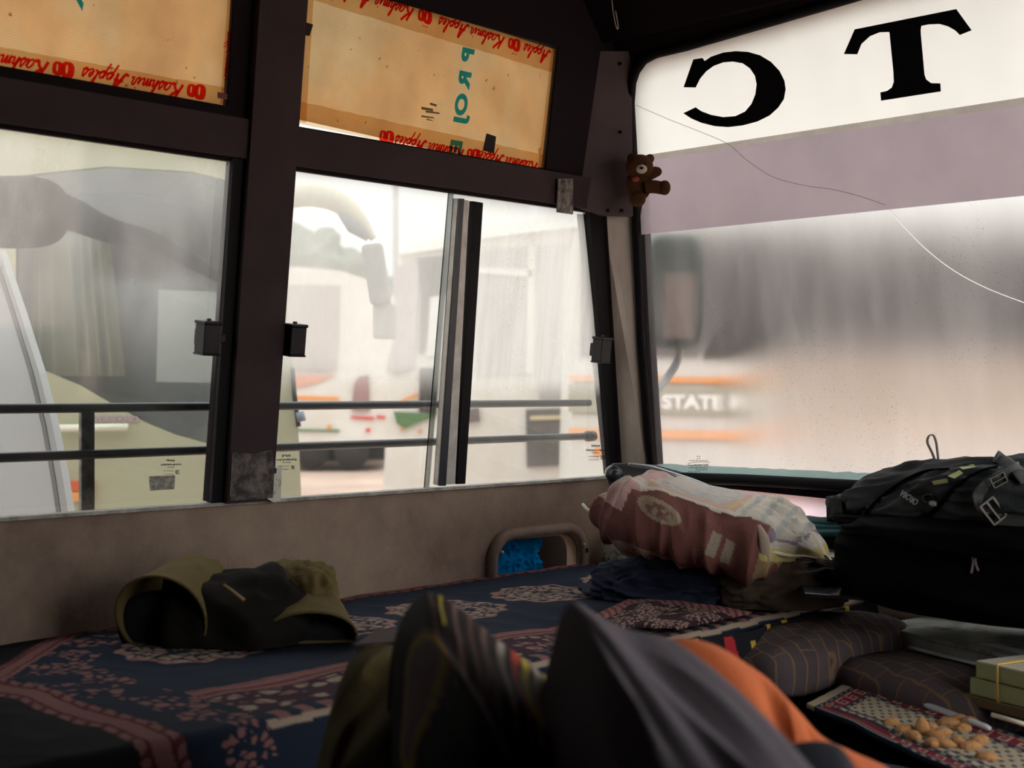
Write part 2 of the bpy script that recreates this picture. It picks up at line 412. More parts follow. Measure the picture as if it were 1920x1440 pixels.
g5 = tag(glass('window_5', [sd(1.51, 1.42), sd(2.21, 1.40), sd(2.21, 1.72), sd(1.51, 1.725)], CLR, off=-0.024), kind='structure')
# meeting stiles of the two sliding panes
prism('sash_frame', [side(812, 908), side(846, 906), side(872, 376), side(851, 372)], SN * 0.012, ALU, g2)
prism('sash_frame', [side(812, 908, -.004), side(824, 908, -.004), side(858, 372, -.004), side(849, 372, -.004)], SN * 0.02, STEEL, g2)
prism('sash_seal', [side(848, 906), side(864, 905), side(897, 380), side(880, 377)], SN * 0.014, BLACK, g3)
prism('trim_7', [side(1138, 893), side(1160, 893), side(1130, 400), side(1097, 398)], SN * 0.012, BLACK, kind='structure')
def latch(px, py, parent, stem):
    c = side(px, py, 0.0); R = Matrix((Vector((0, 1, 0)), SN, Vector((SN.z, 0, -SN.x)) * -1)).transposed()
    bm = bmesh.new(); k = c + SN * 0.026
    h = Vector((0.122, 0, 1)).normalized()
    R = Matrix((Vector((0, 1, 0)), SN, h)).transposed()
    add_box(bm, k, (0.034, 0.030, 0.052), R)
    add_box(bm, k + h * 0.028 + SN * 0.0, (0.038, 0.034, 0.006), R); add_box(bm, k - h * 0.027, (0.037, 0.033, 0.004), R)
    add_box(bm, c + SN * 0.006, (0.020, 0.016, 0.03), R)
    if stem: add_box(bm, c + Vector((0, 0.028, 0)) + SN * 0.012, (0.03, 0.012, 0.016), R); add_box(bm, c + Vector((0, 0.021, 0)) + SN * 0.018, (0.012, 0.018, 0.028), R)
    ob = fin_bm('latch', bm, PLASTIC, parent, False, 0.002)
    tube('latch_pin', [k + h * 0.030, k + h * 0.035], 0.004, STEEL, ob, 10)
    return ob
latch(374, 632, g1, True); latch(535, 636, g2, False); latch(1112, 655, g3, False)

# glass maker's marks: small etched lines
INK = mat('dark_etched_ink', (0.03, 0.035, 0.03), 0.7)
# ---- windscreen wall
YF = Vector((0, 0.035, 0))
hole = [scr(1228, 892), scr(1212, 640), scr(1196, 300), scr(1190, 190)]
hole += [scr(*p) for p in ((1192, 160), (1199, 138), (1212, 120), (1230, 110), (1255, 103), (1290, 95))]
hole += [sw(-1.3, 1.712), sw(0.33, 1.712), sw(0.38, 1.68), sw(0.38, 0.757), sw(-1.42, 0.757), scr(1350, 891)]
hole2 = [sw(-1.90, 0.735), sw(-1.52, 0.722), sw(-1.495, 0.70), sw(-1.50, 0.663), sw(-1.90, 0.663)]
fr = [sw(-2.13, 0.0), sw(0.48, 0.0), sw(0.48, 1.92), sw(-2.13, 1.92)]
prism('wall_front', [fr, hole, hole2], YF, HEADP, kind='structure')
# windscreen rubber
ring = hole[:]; 
c0 = sum((Vector(p) for p in hole), Vector()) / len(hole)
tube('trim_8', [p + WN * 0.004 for p in [scr(1222, 885), scr(1205, 640), scr(1190, 300), scr(1184, 195), scr(1187, 155), scr(1196, 128), scr(1212, 110), scr(1235, 99), scr(1290, 86), sw(-1.3, 1.722), sw(0.3, 1.722)]],
     0.011, BLACK, seg=8, kind='structure')
tube('trim_9', [p + WN * 0.006 for p in [scr(1225, 893), scr(1310, 896), scr(1400, 899), scr(1640, 912), sw(-1.2, 0.742), sw(0.3, 0.742)]], 0.013, BLACK, seg=8, kind='structure')
WG = windscreen_mat()
bm = bmesh.new(); add_prism(bm, [hole], -WN * 0.005); bmesh.ops.recalc_face_normals(bm, faces=bm.faces[:])
for f in bm.faces: f.material_index = 0 if f.normal.dot(WN) > 0.9 else 1
me = D.meshes.new('window_6'); bm.to_mesh(me); bm.free()
scrp = tag(link('window_6', me, list(WG)), kind='structure')
scrp.location = (0, 0.012, 0)
def film(name, pts, m, off=0.006, ext=None): return prism(name, pts, ext, m, scrp)
FW = sheet('white_sun_strip_film', (0.97, 0.98, 0.94), (0.35, 0.33, 0.33), 0.93, 0.0, 6, 0.03)
FP = sheet('pink_tint_film', (0.42, 0.35, 0.385), (0.12, 0.10, 0.11), 0.86, 0.10, 3.5, 0.22)
FB = sheet('beige_film_edge', (0.42, 0.38, 0.34), (0.1, 0.09, 0.08), 0.9, 0.0, 30, 0.2)
FT = mat('sea_green_painted_edge', (0.30, 0.42, 0.40), 0.6)
FTs = sheet('sea_green_film', (0.34, 0.46, 0.45), (0.2, 0.3, 0.3), 0.8, 0.0, 20, 0.15)
def band(zs, ze, dx=0.0, wig=0.0):
    n = 30; xs = [-1.99 + (2.37) * i / n for i in range(n + 1)]
    lo_ = [sw(x, zs + (wig * nz((x, 0, zs), 6) if wig else 0)) for x in xs]
    return lo_ + [sw(x, ze) for x in reversed(xs)]
def clipw(pts): return pts
white = [scr(1194, 300), scr(1190, 190), scr(1192, 160), scr(1199, 138), scr(1212, 120), scr(1230, 110), scr(1255, 103), scr(1290, 95), sw(-1.3, 1.712), sw(0.33, 1.712), sw(0.38, 1.68), sw(0.38, 1.482)]
white = [sw(white[0].x, 1.482)] + white[1:]
film('sun_strip', white, FW)
bb = [sw(-1.915 + 2.295 * i / 40, 1.482 - 0.012 - 0.004 * nz((i * .21, 3, 1), 1.0)) for i in range(41)]
film('film_edge', bb + [sw(0.38, 1.482), sw(-1.915, 1.482)], FB)
film('tint_strip', [sw(-1.975, 1.309), sw(0.38, 1.309)] + bb[::-1], FP)
te = [scr(1228 + i * 14, 869 + i * 14 * 0.045 + 2.5 * nz((i, 0, 0), 0.9)) for i in range(32)]
film('painted_edge', [scr(1228, 892), scr(1228, 872)] + te[1:] + [sw(0.36, 0.79), sw(0.36, 0.757), sw(-1.42, 0.757)], FTs)
film('lower_film', [sw(-1.91, 0.74), sw(-1.49, 0.74), sw(-1.49, 0.655), sw(-1.91, 0.655)], sheet('pink_lower_film', (0.52, 0.42, 0.46), (0.2, 0.16, 0.17), 0.85, 0.0, 12, 0.18))
# big mirrored capitals seen from behind
KX = 880 / 1920
Cc = [(605,237),(614,250),(640,232),(690,215),(740,209),(790,212),(840,226),(885,253),(920,290),(940,330),(945,365),(938,405),(915,440),(880,472),(830,497),(770,513),(710,520),(655,516),(600,502),(560,485),(527,463),(577,439),(600,455),(640,470),(690,479),(740,475),(780,456),(806,425),(822,385),(827,345),(820,310),(800,280),(770,259),(730,252),(690,255),(650,270),(620,292),(595,322),(577,358),(528,357),(568,243)]
Tt = [(1228,120),(1643,37),(1706,124),(1658,143),(1640,125),(1610,108),(1575,98),(1530,100),(1500,106),(1497,125),(1500,160),(1513,305),(1520,325),(1540,340),(1578,341),(1580,374),(1336,412),(1333,378),(1360,372),(1380,358),(1388,335),(1386,290),(1370,131),(1330,132),(1290,148),(1255,180),(1238,222),(1184,221)]
LET = mat('black_letter_film', (0.004, 0.004, 0.005), 0.8, spec=0.1)
for nm, pp in (('letter_c', Cc), ('letter_t', Tt)):
    prism('lettering', [scr(1040 + x * KX, y * KX, -0.004) for x, y in pp], WN * 0.0008, LET, scrp)
# cracks
M_ = N('bright_crack'); CR = M_.fin(M_.n('BsdfGlass', Roughness=0.3, IOR=1.5).outputs[0]); CRD = mat('dull_crack', (0.35, 0.3, 0.3), 0.6)
tube('crack', [scr(*p, -0.002) for p in ((1668, 392), (1700, 430), (1740, 470), (1790, 508), (1850, 540), (1925, 569))], 0.0011, CR, scrp, 6, 40)
tube('crack', [scr(*p, -0.002) for p in ((1192, 197), (1250, 222), (1310, 246), (1365, 270), (1400, 300), (1450, 332), (1510, 348), (1560, 355), (1612, 368), (1660, 384))], 0.0005, CRD, scrp, 5, 60)
INK2 = mat('brown_glass_mark', (0.06, 0.04, 0.035), 0.8)
def dashes(name, pl_, rows, m, parent, n_, seed):
    """a worn maker's mark too small to read: rows of short unreadable strokes (x0, x1, y, height)"""
    r_ = random.Random(seed); bm_ = bmesh.new()
    for x0, x1, y, h in rows:
        x = x0
        while x < x1 - 0.8:
            w_ = r_.uniform(1.0, 2.6); e = min(x + w_, x1)
            j = r_.uniform(-0.15, 0.15) * h; k = r_.uniform(0.55, 1.0) * h / 2
            add_prism(bm_, [[pl_(x, y - k + j), pl_(e, y - k * .8 + j), pl_(e, y + k + j), pl_(x, y + k * .9 + j)]], None)
            x = e + r_.uniform(0.3, 0.9)
    return fin_bm(name, bm_, m, parent)
SP = lambda x, y: scr(x, y, -0.004)
dashes('maker_mark', SP, ((1292, 1327, 863.5, 1.6), (1303, 1328, 871.5, 4.6), (1292, 1327, 877, 2.0), (1305, 1327, 880.5, 1.8), (1290, 1313, 884, 1.6)), INK2, scrp, WN, 5)
for a0 in range(4):
    ca = a0 * math.pi / 2 + 0.5
    tube('maker_mark', [SP(1309.5 + 3.2 * math.cos(ca), 857.8 + 3.2 * math.sin(ca)), SP(1309.5 + 2.6 * math.cos(ca + .6), 857.8 + 2.6 * math.sin(ca + .6))], 0.0009, INK2, scrp, 5)
tube('maker_mark', [SP(*p) for p in ((1330, 867), (1318, 866), (1300, 867), (1290, 869.5), (1293, 872), (1300, 873), (1302, 870))], 0.0006, INK2, scrp, 5, 20)
for px, py, q in ((300, 870, g1), (517, 861, g2), (1097, 843, g3)):
    SQ = lambda x, y, px=px, py=py: side(px + x, py + y, -0.012)
    dashes('maker_mark', SQ, ((12, 28, -7, 5), (2, 40, 1, 4), (13, 28, 6, 2), (6, 26, 13, 1.6), (7, 25, 19, 1.6), (29, 36, 13, 5), (29, 36, 17, 4)), INK, q, SN, px)
gw = mat('faded_grey_sticker', (0.22, 0.2, 0.17), 0.8, dirt=(0.5, 0.5, 0.45), amt=0.8, scale=90, lo=0.4, hi=0.6)
prism('sticker', [side(279, 893, -.014), side(328, 891, -.014), side(327, 917, -.014), side(281, 920, -.014)], SN * 0.0005, gw, g1)

# ---- corner post
prism('trim_10', [side(1129, 398), side(1160, 893), scr(1216, 893), scr(1186, 398)], -Vector((0.5, 0.6, 0)) * -0.02, POSTP, kind='structure')
prism('trim_11', [side(1160, 893, .004), side(1131, 398, .004), side(1135, 398, .010), side(1164, 893, .010)], Vector((0.008, -0.008, 0)), PILLARP, kind='structure')
HP = mat('mauve_grey_corner_box', (0.13, 0.098, 0.105), 0.6, spec=0.1, dirt=(0.06, 0.045, 0.05), amt=0.5, scale=10)
CBN = (0.72, -0.69, -0.03); CBD = Vector(CBN).dot(Vector((-1.97, 2.36, 1.4)))
b = prism('trim_12', [onplane(x, y, CBN, CBD) for x, y in ((1097, 96), (1061, 384), (1128, 402), (1187, 404), (1184, 96))], -Vector((0.02, -0.02, 0)), HP, kind='structure')
for px, py in ((1163, 248), (1140, 395), (1166, 395), (1163, 120)):
    q = onplane(px, py, CBN, CBD)
    tube('screw', [q, q + Vector((0.003, -0.003, 0))], 0.004, BLACK, b, 8)
prism('trim_13', [side(1045, 335, .021), side(1043, 398, .021), side(1072, 402, .021), side(1072, 335, .021)], SN * 0.004,
      mat('torn_tape', (0.3, 0.27, 0.24), 0.8, dirt=(0.03, 0.02, 0.02), amt=1, scale=60), kind='structure')

# ---- shell: ceiling, floor, right and rear walls
box('ceiling', (-0.83, 0.35, 1.93), (2.7, 4.4, 0.04), CEILM, kind='structure')
box('floor', (-0.83, 0.35, -0.02), (2.7, 4.5, 0.04), mat('dark_floor', (0.03, 0.025, 0.025), 0.8), kind='structure')
def rp_(y, z): return Vector((0.45, y, z))
bm = bmesh.new()
for y0_, y1_, za_, zb_ in ((-1.85, 2.55, 0, 0.55), (-1.85, 2.55, 1.65, 1.92), (-1.85, 1.15, 0.55, 1.65), (2.48, 2.55, 0.55, 1.65)):
    add_prism(bm, [[rp_(y0_, za_), rp_(y1_, za_), rp_(y1_, zb_), rp_(y0_, zb_)]], Vector((0.04, 0, 0)))
o = fin_bm('wall_right', bm, CEILM); o['kind'] = 'structure'
rw = prism('window_7', [[rp_(1.14, 0.54), rp_(2.49, 0.54), rp_(2.49, 1.66), rp_(1.14, 1.66)]], None, pane('right_pane', 0.05, streak=0.05), kind='structure'); rw.location = (0.02, 0, 0)
portal((0.55, 1.82, 1.1), (-1, 0, 0), 1.35, 1.1)
box('wall_back', (-0.83, -1.8, 0.95), (2.6, 0.04, 1.95), CEILM, kind='structure')
# header roll above the windscreen and drop panel
prism('trim_14', [sw(-2.05, 1.73, -.02), sw(0.45, 1.73, -.02), sw(0.45, 1.91, -.16), sw(-2.05, 1.91, -.16)], Vector((0, -0.02, 0.0)), CEILM, kind='structure')
tube('hanging_wire', [V(1145, -20, 2.9), V(1150, 25, 2.9), V(1156, 52, 2.9), V(1159, 50, 2.9), V(1154, 20, 2.9)], 0.0012, mat('pale_wire', (0.4, 0.36, 0.34), 0.5), None, 6, 20)
tag(D.objects['hanging_wire'], 'thin pale wire hanging from the dark ceiling above the corner post', 'wire')
# vent rim and blue plastic inside
bm = bmesh.new(); rp = [Vector((-2.094, 2.25 + a, 0.565 + b_)) for a, b_ in rrect(0, 0, 0.30, 0.145, 0.06, 8)]
add_tube(bm, rp + rp[:2], 0.014, 10, cap=False)
vr = fin_bm('vent_frame', bm, GRIMY, None, True); tag(vr, 'rounded metal frame around the low opening in the side wall', 'vent frame')
for yy, zz in ((2.118, 0.603), (2.388, 0.598)): tube('screw', [Vector((-2.086, yy, zz)), Vector((-2.077, yy, zz))], 0.0035, ALU, vr, 8)
def bag_f(u, v):
    y = 2.12 + u * 0.16; z = 0.50 + v * 0.13; p = (u * 3, v * 3, 0)
    return Vector((-2.125 + 0.012 * ridged(p, 1.4, 2) + 0.006 * ridged(p, 3.6, 4), y, z))
bl = grid('plastic_bag', bag_f, 60, 50, sheet('blue_polythene', (0.0, 0.40, 0.85), (0.0, 0.22, 0.55), 0.1, 0.0, 30, 0.5))
tag(bl, 'crumpled bright blue plastic bag stuffed in the wall vent', 'plastic bag')
g = bl.data.materials[0].node_tree

# ================================================================ cardboard in the upper windows
CARD = sheet('backlit_cardboard', (0.66, 0.425, 0.22), (0.30, 0.19, 0.10), 0.93, 0.0, 9, 0.22, ribs=True, spots=True)
TAPE = ink_tape = sheet('brown_packing_tape', (0.80, 0.62, 0.42), (0.3, 0.2, 0.12), 0.3, 0.85, 18, 0.4)
def ink(name, c):
    M = N(name); return M.fin(M.mixs(0.06, M.n('BsdfTransparent', Color=(*c, 1)).outputs[0], M.n('BsdfDiffuse', Color=(*c, 1)).outputs[0]))
RED = ink('red_tape_print', (0.85, 0.035, 0.02)); TEAL = ink('teal_carton_print', (0.14, 0.62, 0.75))
RED_ = sheet('red_tape_print', (0.60, 0.015, 0.01), (0.45, 0.01, 0.01), 0.7)
DTAPE = sheet('dark_tape_scrap', (0.10, 0.07, 0.06), (0.08, 0.06, 0.06), 0.5)
# hand-script strokes for the tape, unit height, baseline 0
GLY = {
 'K': (0.8, [[(0.25, 1.05), (0.12, 0.5), (0.0, 0.0)], [(0.75, 1.1), (0.4, 0.62), (0.15, 0.5)], [(0.18, 0.52), (0.45, 0.3), (0.6, 0.02), (0.8, 0.1)]]),
 'a': (0.5, [[(0.4, 0.45), (0.2, 0.5), (0.05, 0.25), (0.12, 0.02), (0.3, 0.1), (0.42, 0.45), (0.38, 0.05), (0.52, 0.08)]]),
 's': (0.4, [[(0.0, 0.05), (0.22, 0.55), (0.3, 0.2), (0.2, 0.0), (0.08, 0.06), (0.4, 0.1)]]),
 'h': (0.5, [[(0.0, 0.05), (0.25, 0.8), (0.28, 1.05), (0.18, 0.9), (0.08, 0.0), (0.22, 0.4), (0.36, 0.42), (0.34, 0.05), (0.5, 0.08)]]),
 'm': (0.75, [[(0.0, 0.3), (0.08, 0.45), (0.06, 0.0), (0.2, 0.42), (0.3, 0.4), (0.28, 0.0), (0.42, 0.42), (0.54, 0.4), (0.52, 0.05), (0.72, 0.1)]]),
 'i': (0.28, [[(0.0, 0.1), (0.12, 0.45), (0.1, 0.05), (0.28, 0.1)], [(0.18, 0.68), (0.2, 0.74)]]),
 'r': (0.4, [[(0.0, 0.1), (0.1, 0.5), (0.25, 0.45), (0.22, 0.08), (0.4, 0.12)]]),
 'A': (0.85, [[(-0.15, 0.1), (0.1, 0.02), (0.35, 0.6), (0.55, 1.1), (0.58, 0.5), (0.6, 0.0)], [(0.1, 0.42), (0.4, 0.45), (0.75, 0.4)]]),
 'p': (0.5, [[(0.0, 0.1), (0.15, 0.45), (0.05, -0.1), (-0.05, -0.5)], [(0.12, 0.3), (0.3, 0.48), (0.4, 0.25), (0.25, 0.02), (0.12, 0.08), (0.5, 0.12)]]),
 'l': (0.3, [[(0.0, 0.1), (0.25, 0.8), (0.22, 1.05), (0.12, 0.7), (0.1, 0.1), (0.28, 0.08)]]),
 'e': (0.4, [[(0.0, 0.12), (0.25, 0.3), (0.2, 0.5), (0.06, 0.3), (0.14, 0.02), (0.4, 0.12)]]),
 ' ': (0.35, []),
}
def ribbon(bm, pts, wd, nrm):
    pts = catmull(pts, max(4, 5 * len(pts))); prev = None
    for i, p in enumerate(pts):
        d = (pts[min(i + 1, len(pts) - 1)] - pts[max(i - 1, 0)]).normalized(); a = d.cross(nrm).normalized() * wd / 2
        cur = (bm.verts.new(p + a), bm.verts.new(p - a))
        if prev: bm.faces.new((prev[0], cur[0], cur[1], prev[1]))
        prev = cur
def script(bm, s, org, ax, ay, h, nrm, shear=0.35):
    x = 0
    for ch in s:
        adv, strokes = GLY[ch]
        for st in strokes:
            ribbon(bm, [org + ax * ((x + a + shear * b_) * h) + ay * (b_ * h) for a, b_ in st], h * (0.13 if ch.islower() else 0.2), nrm)
        x += adv
    return x * h
def apple(bm, org, ax, ay, h):
    for cx, r in ((0.0, 0.5), (0.62, 0.42)):
        ring_ = [org + ax * ((cx + r * math.cos(t) * (1 - 0.12 * math.cos(2 * t))) * h) + ay * ((0.5 + r * math.sin(t) * (1 + .1 * abs(math.cos(t)))) * h) for t in [2 * math.pi * k / 20 for k in range(20)]]
        # a ring with a pale slit in the middle
        inn = [org + ax * ((cx + .06 + 0.12 * r * math.cos(t)) * h) + ay * ((0.45 + 0.55 * r * math.sin(t)) * h) for t in [2 * math.pi * k / 12 for k in range(12)]]
        add_prism(bm, [ring_, inn], None)
    for k in (-0.1, 0.12, 0.3): add_prism(bm, [org + ax * ((k + a) * h) + ay * ((1.12 + b_) * h) for a, b_ in ((0, 0), (0.09, 0.02), (0.12, 0.16), (0.03, 0.12))], None)

def cardboard(name, pts, label, strips, o_):
    """pts on the glass; strips: (x0,y0,x1,y1,width px,phase)"""
    def f(u, v):
        a = pts[0].lerp(pts[1], u); b_ = pts[3].lerp(pts[2], u); p = a.lerp(b_, v)
        return p + SN * (o_ + 0.0015 * nz(p, 7))
    c = grid(name, f, 40, 20, CARD); tag(c, label, 'cardboard')
    return c
O1 = -0.010
def edge_tape(card, A, B, inner, wd, phase=0.0, rep=0.205, h=0.0165, upside=True, off=0.004, base=0.25):
    ax = (B - A).normalized(); L = (B - A).length
    n = 40; pts = [A + ax * (L * i / n) for i in range(n + 1)]
    top = [p + inner * (wd + 0.0016 * nz(p, 40)) for p in pts]
    tp = prism('tape', [[p + SN * off for p in pts + top[::-1]]], None, TAPE, card)
    bm = bmesh.new(); rx = -ax if upside else ax; ry = SN.cross(rx) if SN.cross(rx).dot(UP) < 0 or not upside else -SN.cross(rx)
    s = phase
    while s < L - 0.002:
        org = (B - ax * s if upside else A + ax * s) + inner * (wd * base) + SN * (off + 0.0012)
        rest = L - s
        if rest > 0.02: apple(bm, org + rx * 0.009, rx, ry, h * 1.05)
        if rest > 0.16: script(bm, 'Kashmir Apples', org + rx * 0.028, rx, ry, h, SN)
        elif rest > 0.10: script(bm, 'Kashmir', org + rx * 0.028, rx, ry, h, SN)
        s += rep
    me = D.meshes.new('tape_print'); bm.to_mesh(me); bm.free(); link('tape_print', me, RED, tp)
    return tp
# front card
cp = [side(557, 222), side(1020, 326), side(1046, 92), side(574, -60)]
card2 = cardboard('cardboard_sheet', cp, 'brown carton panel printed PROJE taped over the front upper side window', None, O1)
topA, topB = side(574, -58, O1), side(1046, 93, O1)
dn = (side(1020, 326) - side(1046, 92)).normalized()
hh = 0.0165
# top strip: printed upside down, so letters hang from the tape's upper edge
axv = (topB - topA).normalized(); rx = -axv; ry = dn
def strip(card, A, B, inner, wd, starts, h, off=0.004, ry=None):
    ry = ry or dn
    axd = (B - A).normalized(); L = (B - A).length; n = 40
    pts = [A + axd * (L * i / n) for i in range(n + 1)]; top = [p + inner * (wd + 0.002 * nz(p, 40)) for p in pts]
    tp = prism('tape', [[p + SN * off for p in pts + top[::-1]]], None, TAPE, card)
    bm = bmesh.new(); rx = -axd
    for kind, s, drop in starts:          # s: metres from B along -axd
        org = B - axd * s + inner * drop + SN * (off + 0.0012)
        if kind == 'apple': apple(bm, org, rx, ry, h)
        else: script(bm, kind, org, rx, ry, h, SN)
    me = D.meshes.new('tape_print'); bm.to_mesh(me); bm.free(); link('tape_print', me, RED, tp)
strip(card2, topA, topB, dn, 0.052, [('Apples', 0.030, 0.010), ('apple', 0.132, 0.006), ('Kashmir Apples', 0.170, 0.010), ('apple', 0.385, 0.006), ('Kashmir Apples', 0.423, 0.010), ('apple', 0.625, 0.006)], 0.0265)
botA, botB = side(557, 232, O1), side(1020, 326, O1)
strip(card2, botA, botB, -dn, 0.040, [('apple', 0.004, 0.014), ('Kashmir Apples', 0.030, 0.020), ('apple', 0.215, 0.022), ('Kashmir Apples', 0.25, 0.016), ('apple', 0.450, 0.022)], 0.0265)
la, lb = side(557, 228, O1), side(574, -58, O1)
lt = prism('tape', [[p + SN * 0.003 for p in (la, side(572, 231, O1), side(589, -50, O1), lb)]], None, TAPE, card2)
prism('tape', [[p + SN * 0.003 for p in (side(1006, 322, O1), botB, topB, side(1033, 90, O1))]], None, TAPE, card2)
prism('tape_scrap', [side(912, 250, O1 + .008), side(930, 256, O1 + .008), side(926, 288, O1 + .008), side(905, 282, O1 + .008)], SN * 0.0006, DTAPE, card2)
prism('tape_scrap', [side(574, 42, O1 + .008), side(587, 46, O1 + .008), side(580, 68, O1 + .008), side(572, 66, O1 + .008)], SN * 0.0006, DTAPE, card2)
# carton print, mirrored and running down the sheet
pd = (side(850, 285) - side(884, 88)); 
for i, ch in enumerate('PROJE'):
    py = 92 + i * 43.0; px = 866 - (py - 92) * 0.128
    org = side(px + 23, py, O1 + 0.003)
    text('carton_print', ch, org, pd, (0, -1, 0.0), 0.043, TEAL, card2, ext=0.0002, bold=0.0022, sx=1.25)
dstamp = sheet('grey_stamp_print', (0.22, 0.2, 0.14), (0.1, 0.1, 0.08), 0.7)
for i, (px, py, wd) in enumerate(((790, 200, 22), (806, 192, 13), (798, 207, 26), (790, 216, 24), (800, 222, 12))):
    prism('carton_print', [side(px, py, O1 + .003), side(px + wd, py + 4, O1 + .003), side(px + wd, py + 9 - i, O1 + .003), side(px, py + 5 - i * .5, O1 + .003)], None, dstamp, card2)
# rear card
cp1 = [side(-260, 90), side(422, 196), side(438, 0), side(-200, -160)]
A1 = sd(0.5, 1.452, O1); B1 = side(424, 198, O1)
card1 = cardboard('cardboard_sheet', [sd(0.882, 1.445), side(424, 198), side(444, -70), sd(0.882, 1.715)], 'orange brown carton panel taped over the rear upper side window', None, O1)
strip(card1, sd(0.885, 1.447, O1), side(424, 198, O1), -dn, 0.030, [('apple', 0.058, 0.028), ('Kashmir Apples', 0.092, 0.022), ('apple', 0.302, 0.026), ('Kashmir Apples', 0.335, 0.020)], 0.0265)
tpv = prism('tape', [[p + SN * 0.003 for p in (side(411, 194, O1), side(424, 198, O1), side(444, -70, O1), side(430, -72, O1))]], None, TAPE, card1)
bm = bmesh.new(); vx = (side(444, -70, O1) - side(424, 198, O1)).normalized()
script(bm, 'Kashmir Apples', side(420, 150, O1 + 0.006), vx, Vector((0, 1, 0)), 0.012, SN)
me = D.meshes.new('tape_print'); bm.to_mesh(me); bm.free(); link('tape_print', me, RED, tpv)
text('carton_print', 'K', side(160, -22, O1 + 0.003), (0, -0.2, -1), (0, -1, 0.2), 0.05, TEAL, card1, ext=0.0002, bold=0.002)
prism('tape_scrap', [side(408, 172, O1 + .008), side(438, 180, O1 + .008), side(436, 188, O1 + .008), side(408, 184, O1 + .008)], SN * 0.0006, mat('dark_red_tape', (0.12, 0.01, 0.01), 0.6), card1)

# ================================================================ window guard outside
gd = empty('window_guard', (-2.16, 0.3, 0.75), 'two dark grey horizontal bars with an upright, outside the side windows', 'window guard')
for zz in (0.922, 0.842):
    tube('bar', [Vector((-2.16, 0.3, zz)), Vector((-2.16, 2.50, zz + 0.002))], 0.0085, STEEL, gd, 14)
box('post', (-2.168, 1.187, 0.825), (0.012, 0.026, 0.20), CHIPPED, gd, bevel=0.003)
tube('bar_end', [Vector((-2.16, 2.49, 0.844)), Vector((-2.16, 2.515, 0.844))], 0.013, mat('rusty_end', (0.25, 0.1, 0.06), 0.7, dirt=(0.6, 0.6, 0.6), amt=0.8, scale=80), gd, 12)

# ================================================================ outside: ground and parked vehicles
GZ = -0.45
def gcol():
    M = N('sandy_ground'); p = M.n('BsdfPrincipled', Roughness=0.95)
    M.l(M.ramp(M.noise(0.8, 6), [(0.3, (0.42, 0.30, 0.24)), (0.7, (0.62, 0.46, 0.38))]), p.inputs['Base Color']); return M.fin(p.outputs[0])
box('ground', (-30, 40, GZ - 0.05), (160, 160, 0.1), gcol(), kind='structure')
def vpoly(pts, d): return [V(x, y, d) for x, y in pts]
LIME = mat('pale_lime_body_paint', (0.46, 0.46, 0.32), 0.35, dirt=(0.45, 0.4, 0.3), amt=0.4, scale=3)
WHT = mat('white_body_paint', (0.80, 0.79, 0.76), 0.35, dirt=(0.6, 0.5, 0.42), amt=0.5, scale=1.5)
CWHT = mat('cool_white_body_paint', (0.66, 0.69, 0.72), 0.3, dirt=(0.55, 0.55, 0.55), amt=0.3, scale=3)
DARK = mat('dark_shade_and_seal', (0.025, 0.028, 0.028), 0.8)  # near-black for cabin shade, the shadow under the coach and a seal
GREYT = mat('grey_trim', (0.25, 0.26, 0.27), 0.5)
DGL = mat('dark_vehicle_glass', (0.035, 0.032, 0.034), 0.3, dirt=(0.15, 0.12, 0.12), amt=0.5, scale=1)
ORG = mat('orange_stripe', (0.85, 0.33, 0.08), 0.5); REDP = mat('red_stripe', (0.7, 0.04, 0.03), 0.5)
GRN = mat('green_stripe', (0.10, 0.20, 0.08), 0.5)

# -- lime bus, close beside us
DE = 4.6
be = empty('bus', V(250, 1300, DE), 'pale lime green bus with dark windscreen beside the rear side window', 'bus')
body = [(-260, 1420), (566, 1420), (566, 960), (562, 860), (557, 760), (549, 680), (535, 560), (520, 430), (505, 330), (480, 250), (400, 215), (-260, 190)]
wsE = [(30, 330), (200, 312), (360, 322), (470, 350), (498, 450), (515, 560), (528, 650), (520, 730), (490, 800), (440, 838), (388, 831), (330, 815), (275, 793), (210, 757), (150, 722), (80, 693), (30, 620)]
prism('body', [vpoly(body, DE), vpoly(wsE, DE)], FWD * 2.0 - RT * 1.1, LIME, be)
prism('cabin_shade_plate', [vpoly([(-260, 200), (400, 230), (455, 300), (470, 420), (480, 560), (470, 850), (-260, 850)], DE + 0.55)], FWD * 0.03 - RT * 0.02, DARK, be)  # dark plate paints the shade deep inside the cabin
wd_m = N('tinted_windscreen'); WE = wd_m.fin(wd_m.mixs(0.16, wd_m.n('BsdfTransparent', Color=(0.8, 0.82, 0.8, 1)).outputs[0], wd_m.n('BsdfGlossy', Roughness=0.15).outputs[0]))
prism('windscreen', [vpoly(wsE, DE + 0.01)], FWD * 0.006, WE, be)
def curt(u, v):
    x = 60 + 160 * u + 30 * (v - .5) * u; y = 440 + 265 * v
    return V(x, y, DE + 0.12 + 0.025 * math.sin(u * 40 + 2.0 * math.sin(u * 9)) + 0.01 * nz((u * 5, v, 0), 2))
grid('curtain', curt, 120, 12, mat('tan_curtain', (0.55, 0.50, 0.34), 0.9), be)
prism('paper_notice', [vpoly([(297, 543), (403, 547), (410, 560), (406, 718), (293, 716)], DE + 0.03)], FWD * 0.002, mat('white_paper', (0.85, 0.83, 0.83), 0.8), be)
tube('bumper_rail', [V(100, 803, DE - 0.03), V(240, 801, DE - 0.03)], 0.013, mat('cream_rail', (0.85, 0.85, 0.72), 0.3), be, 10)
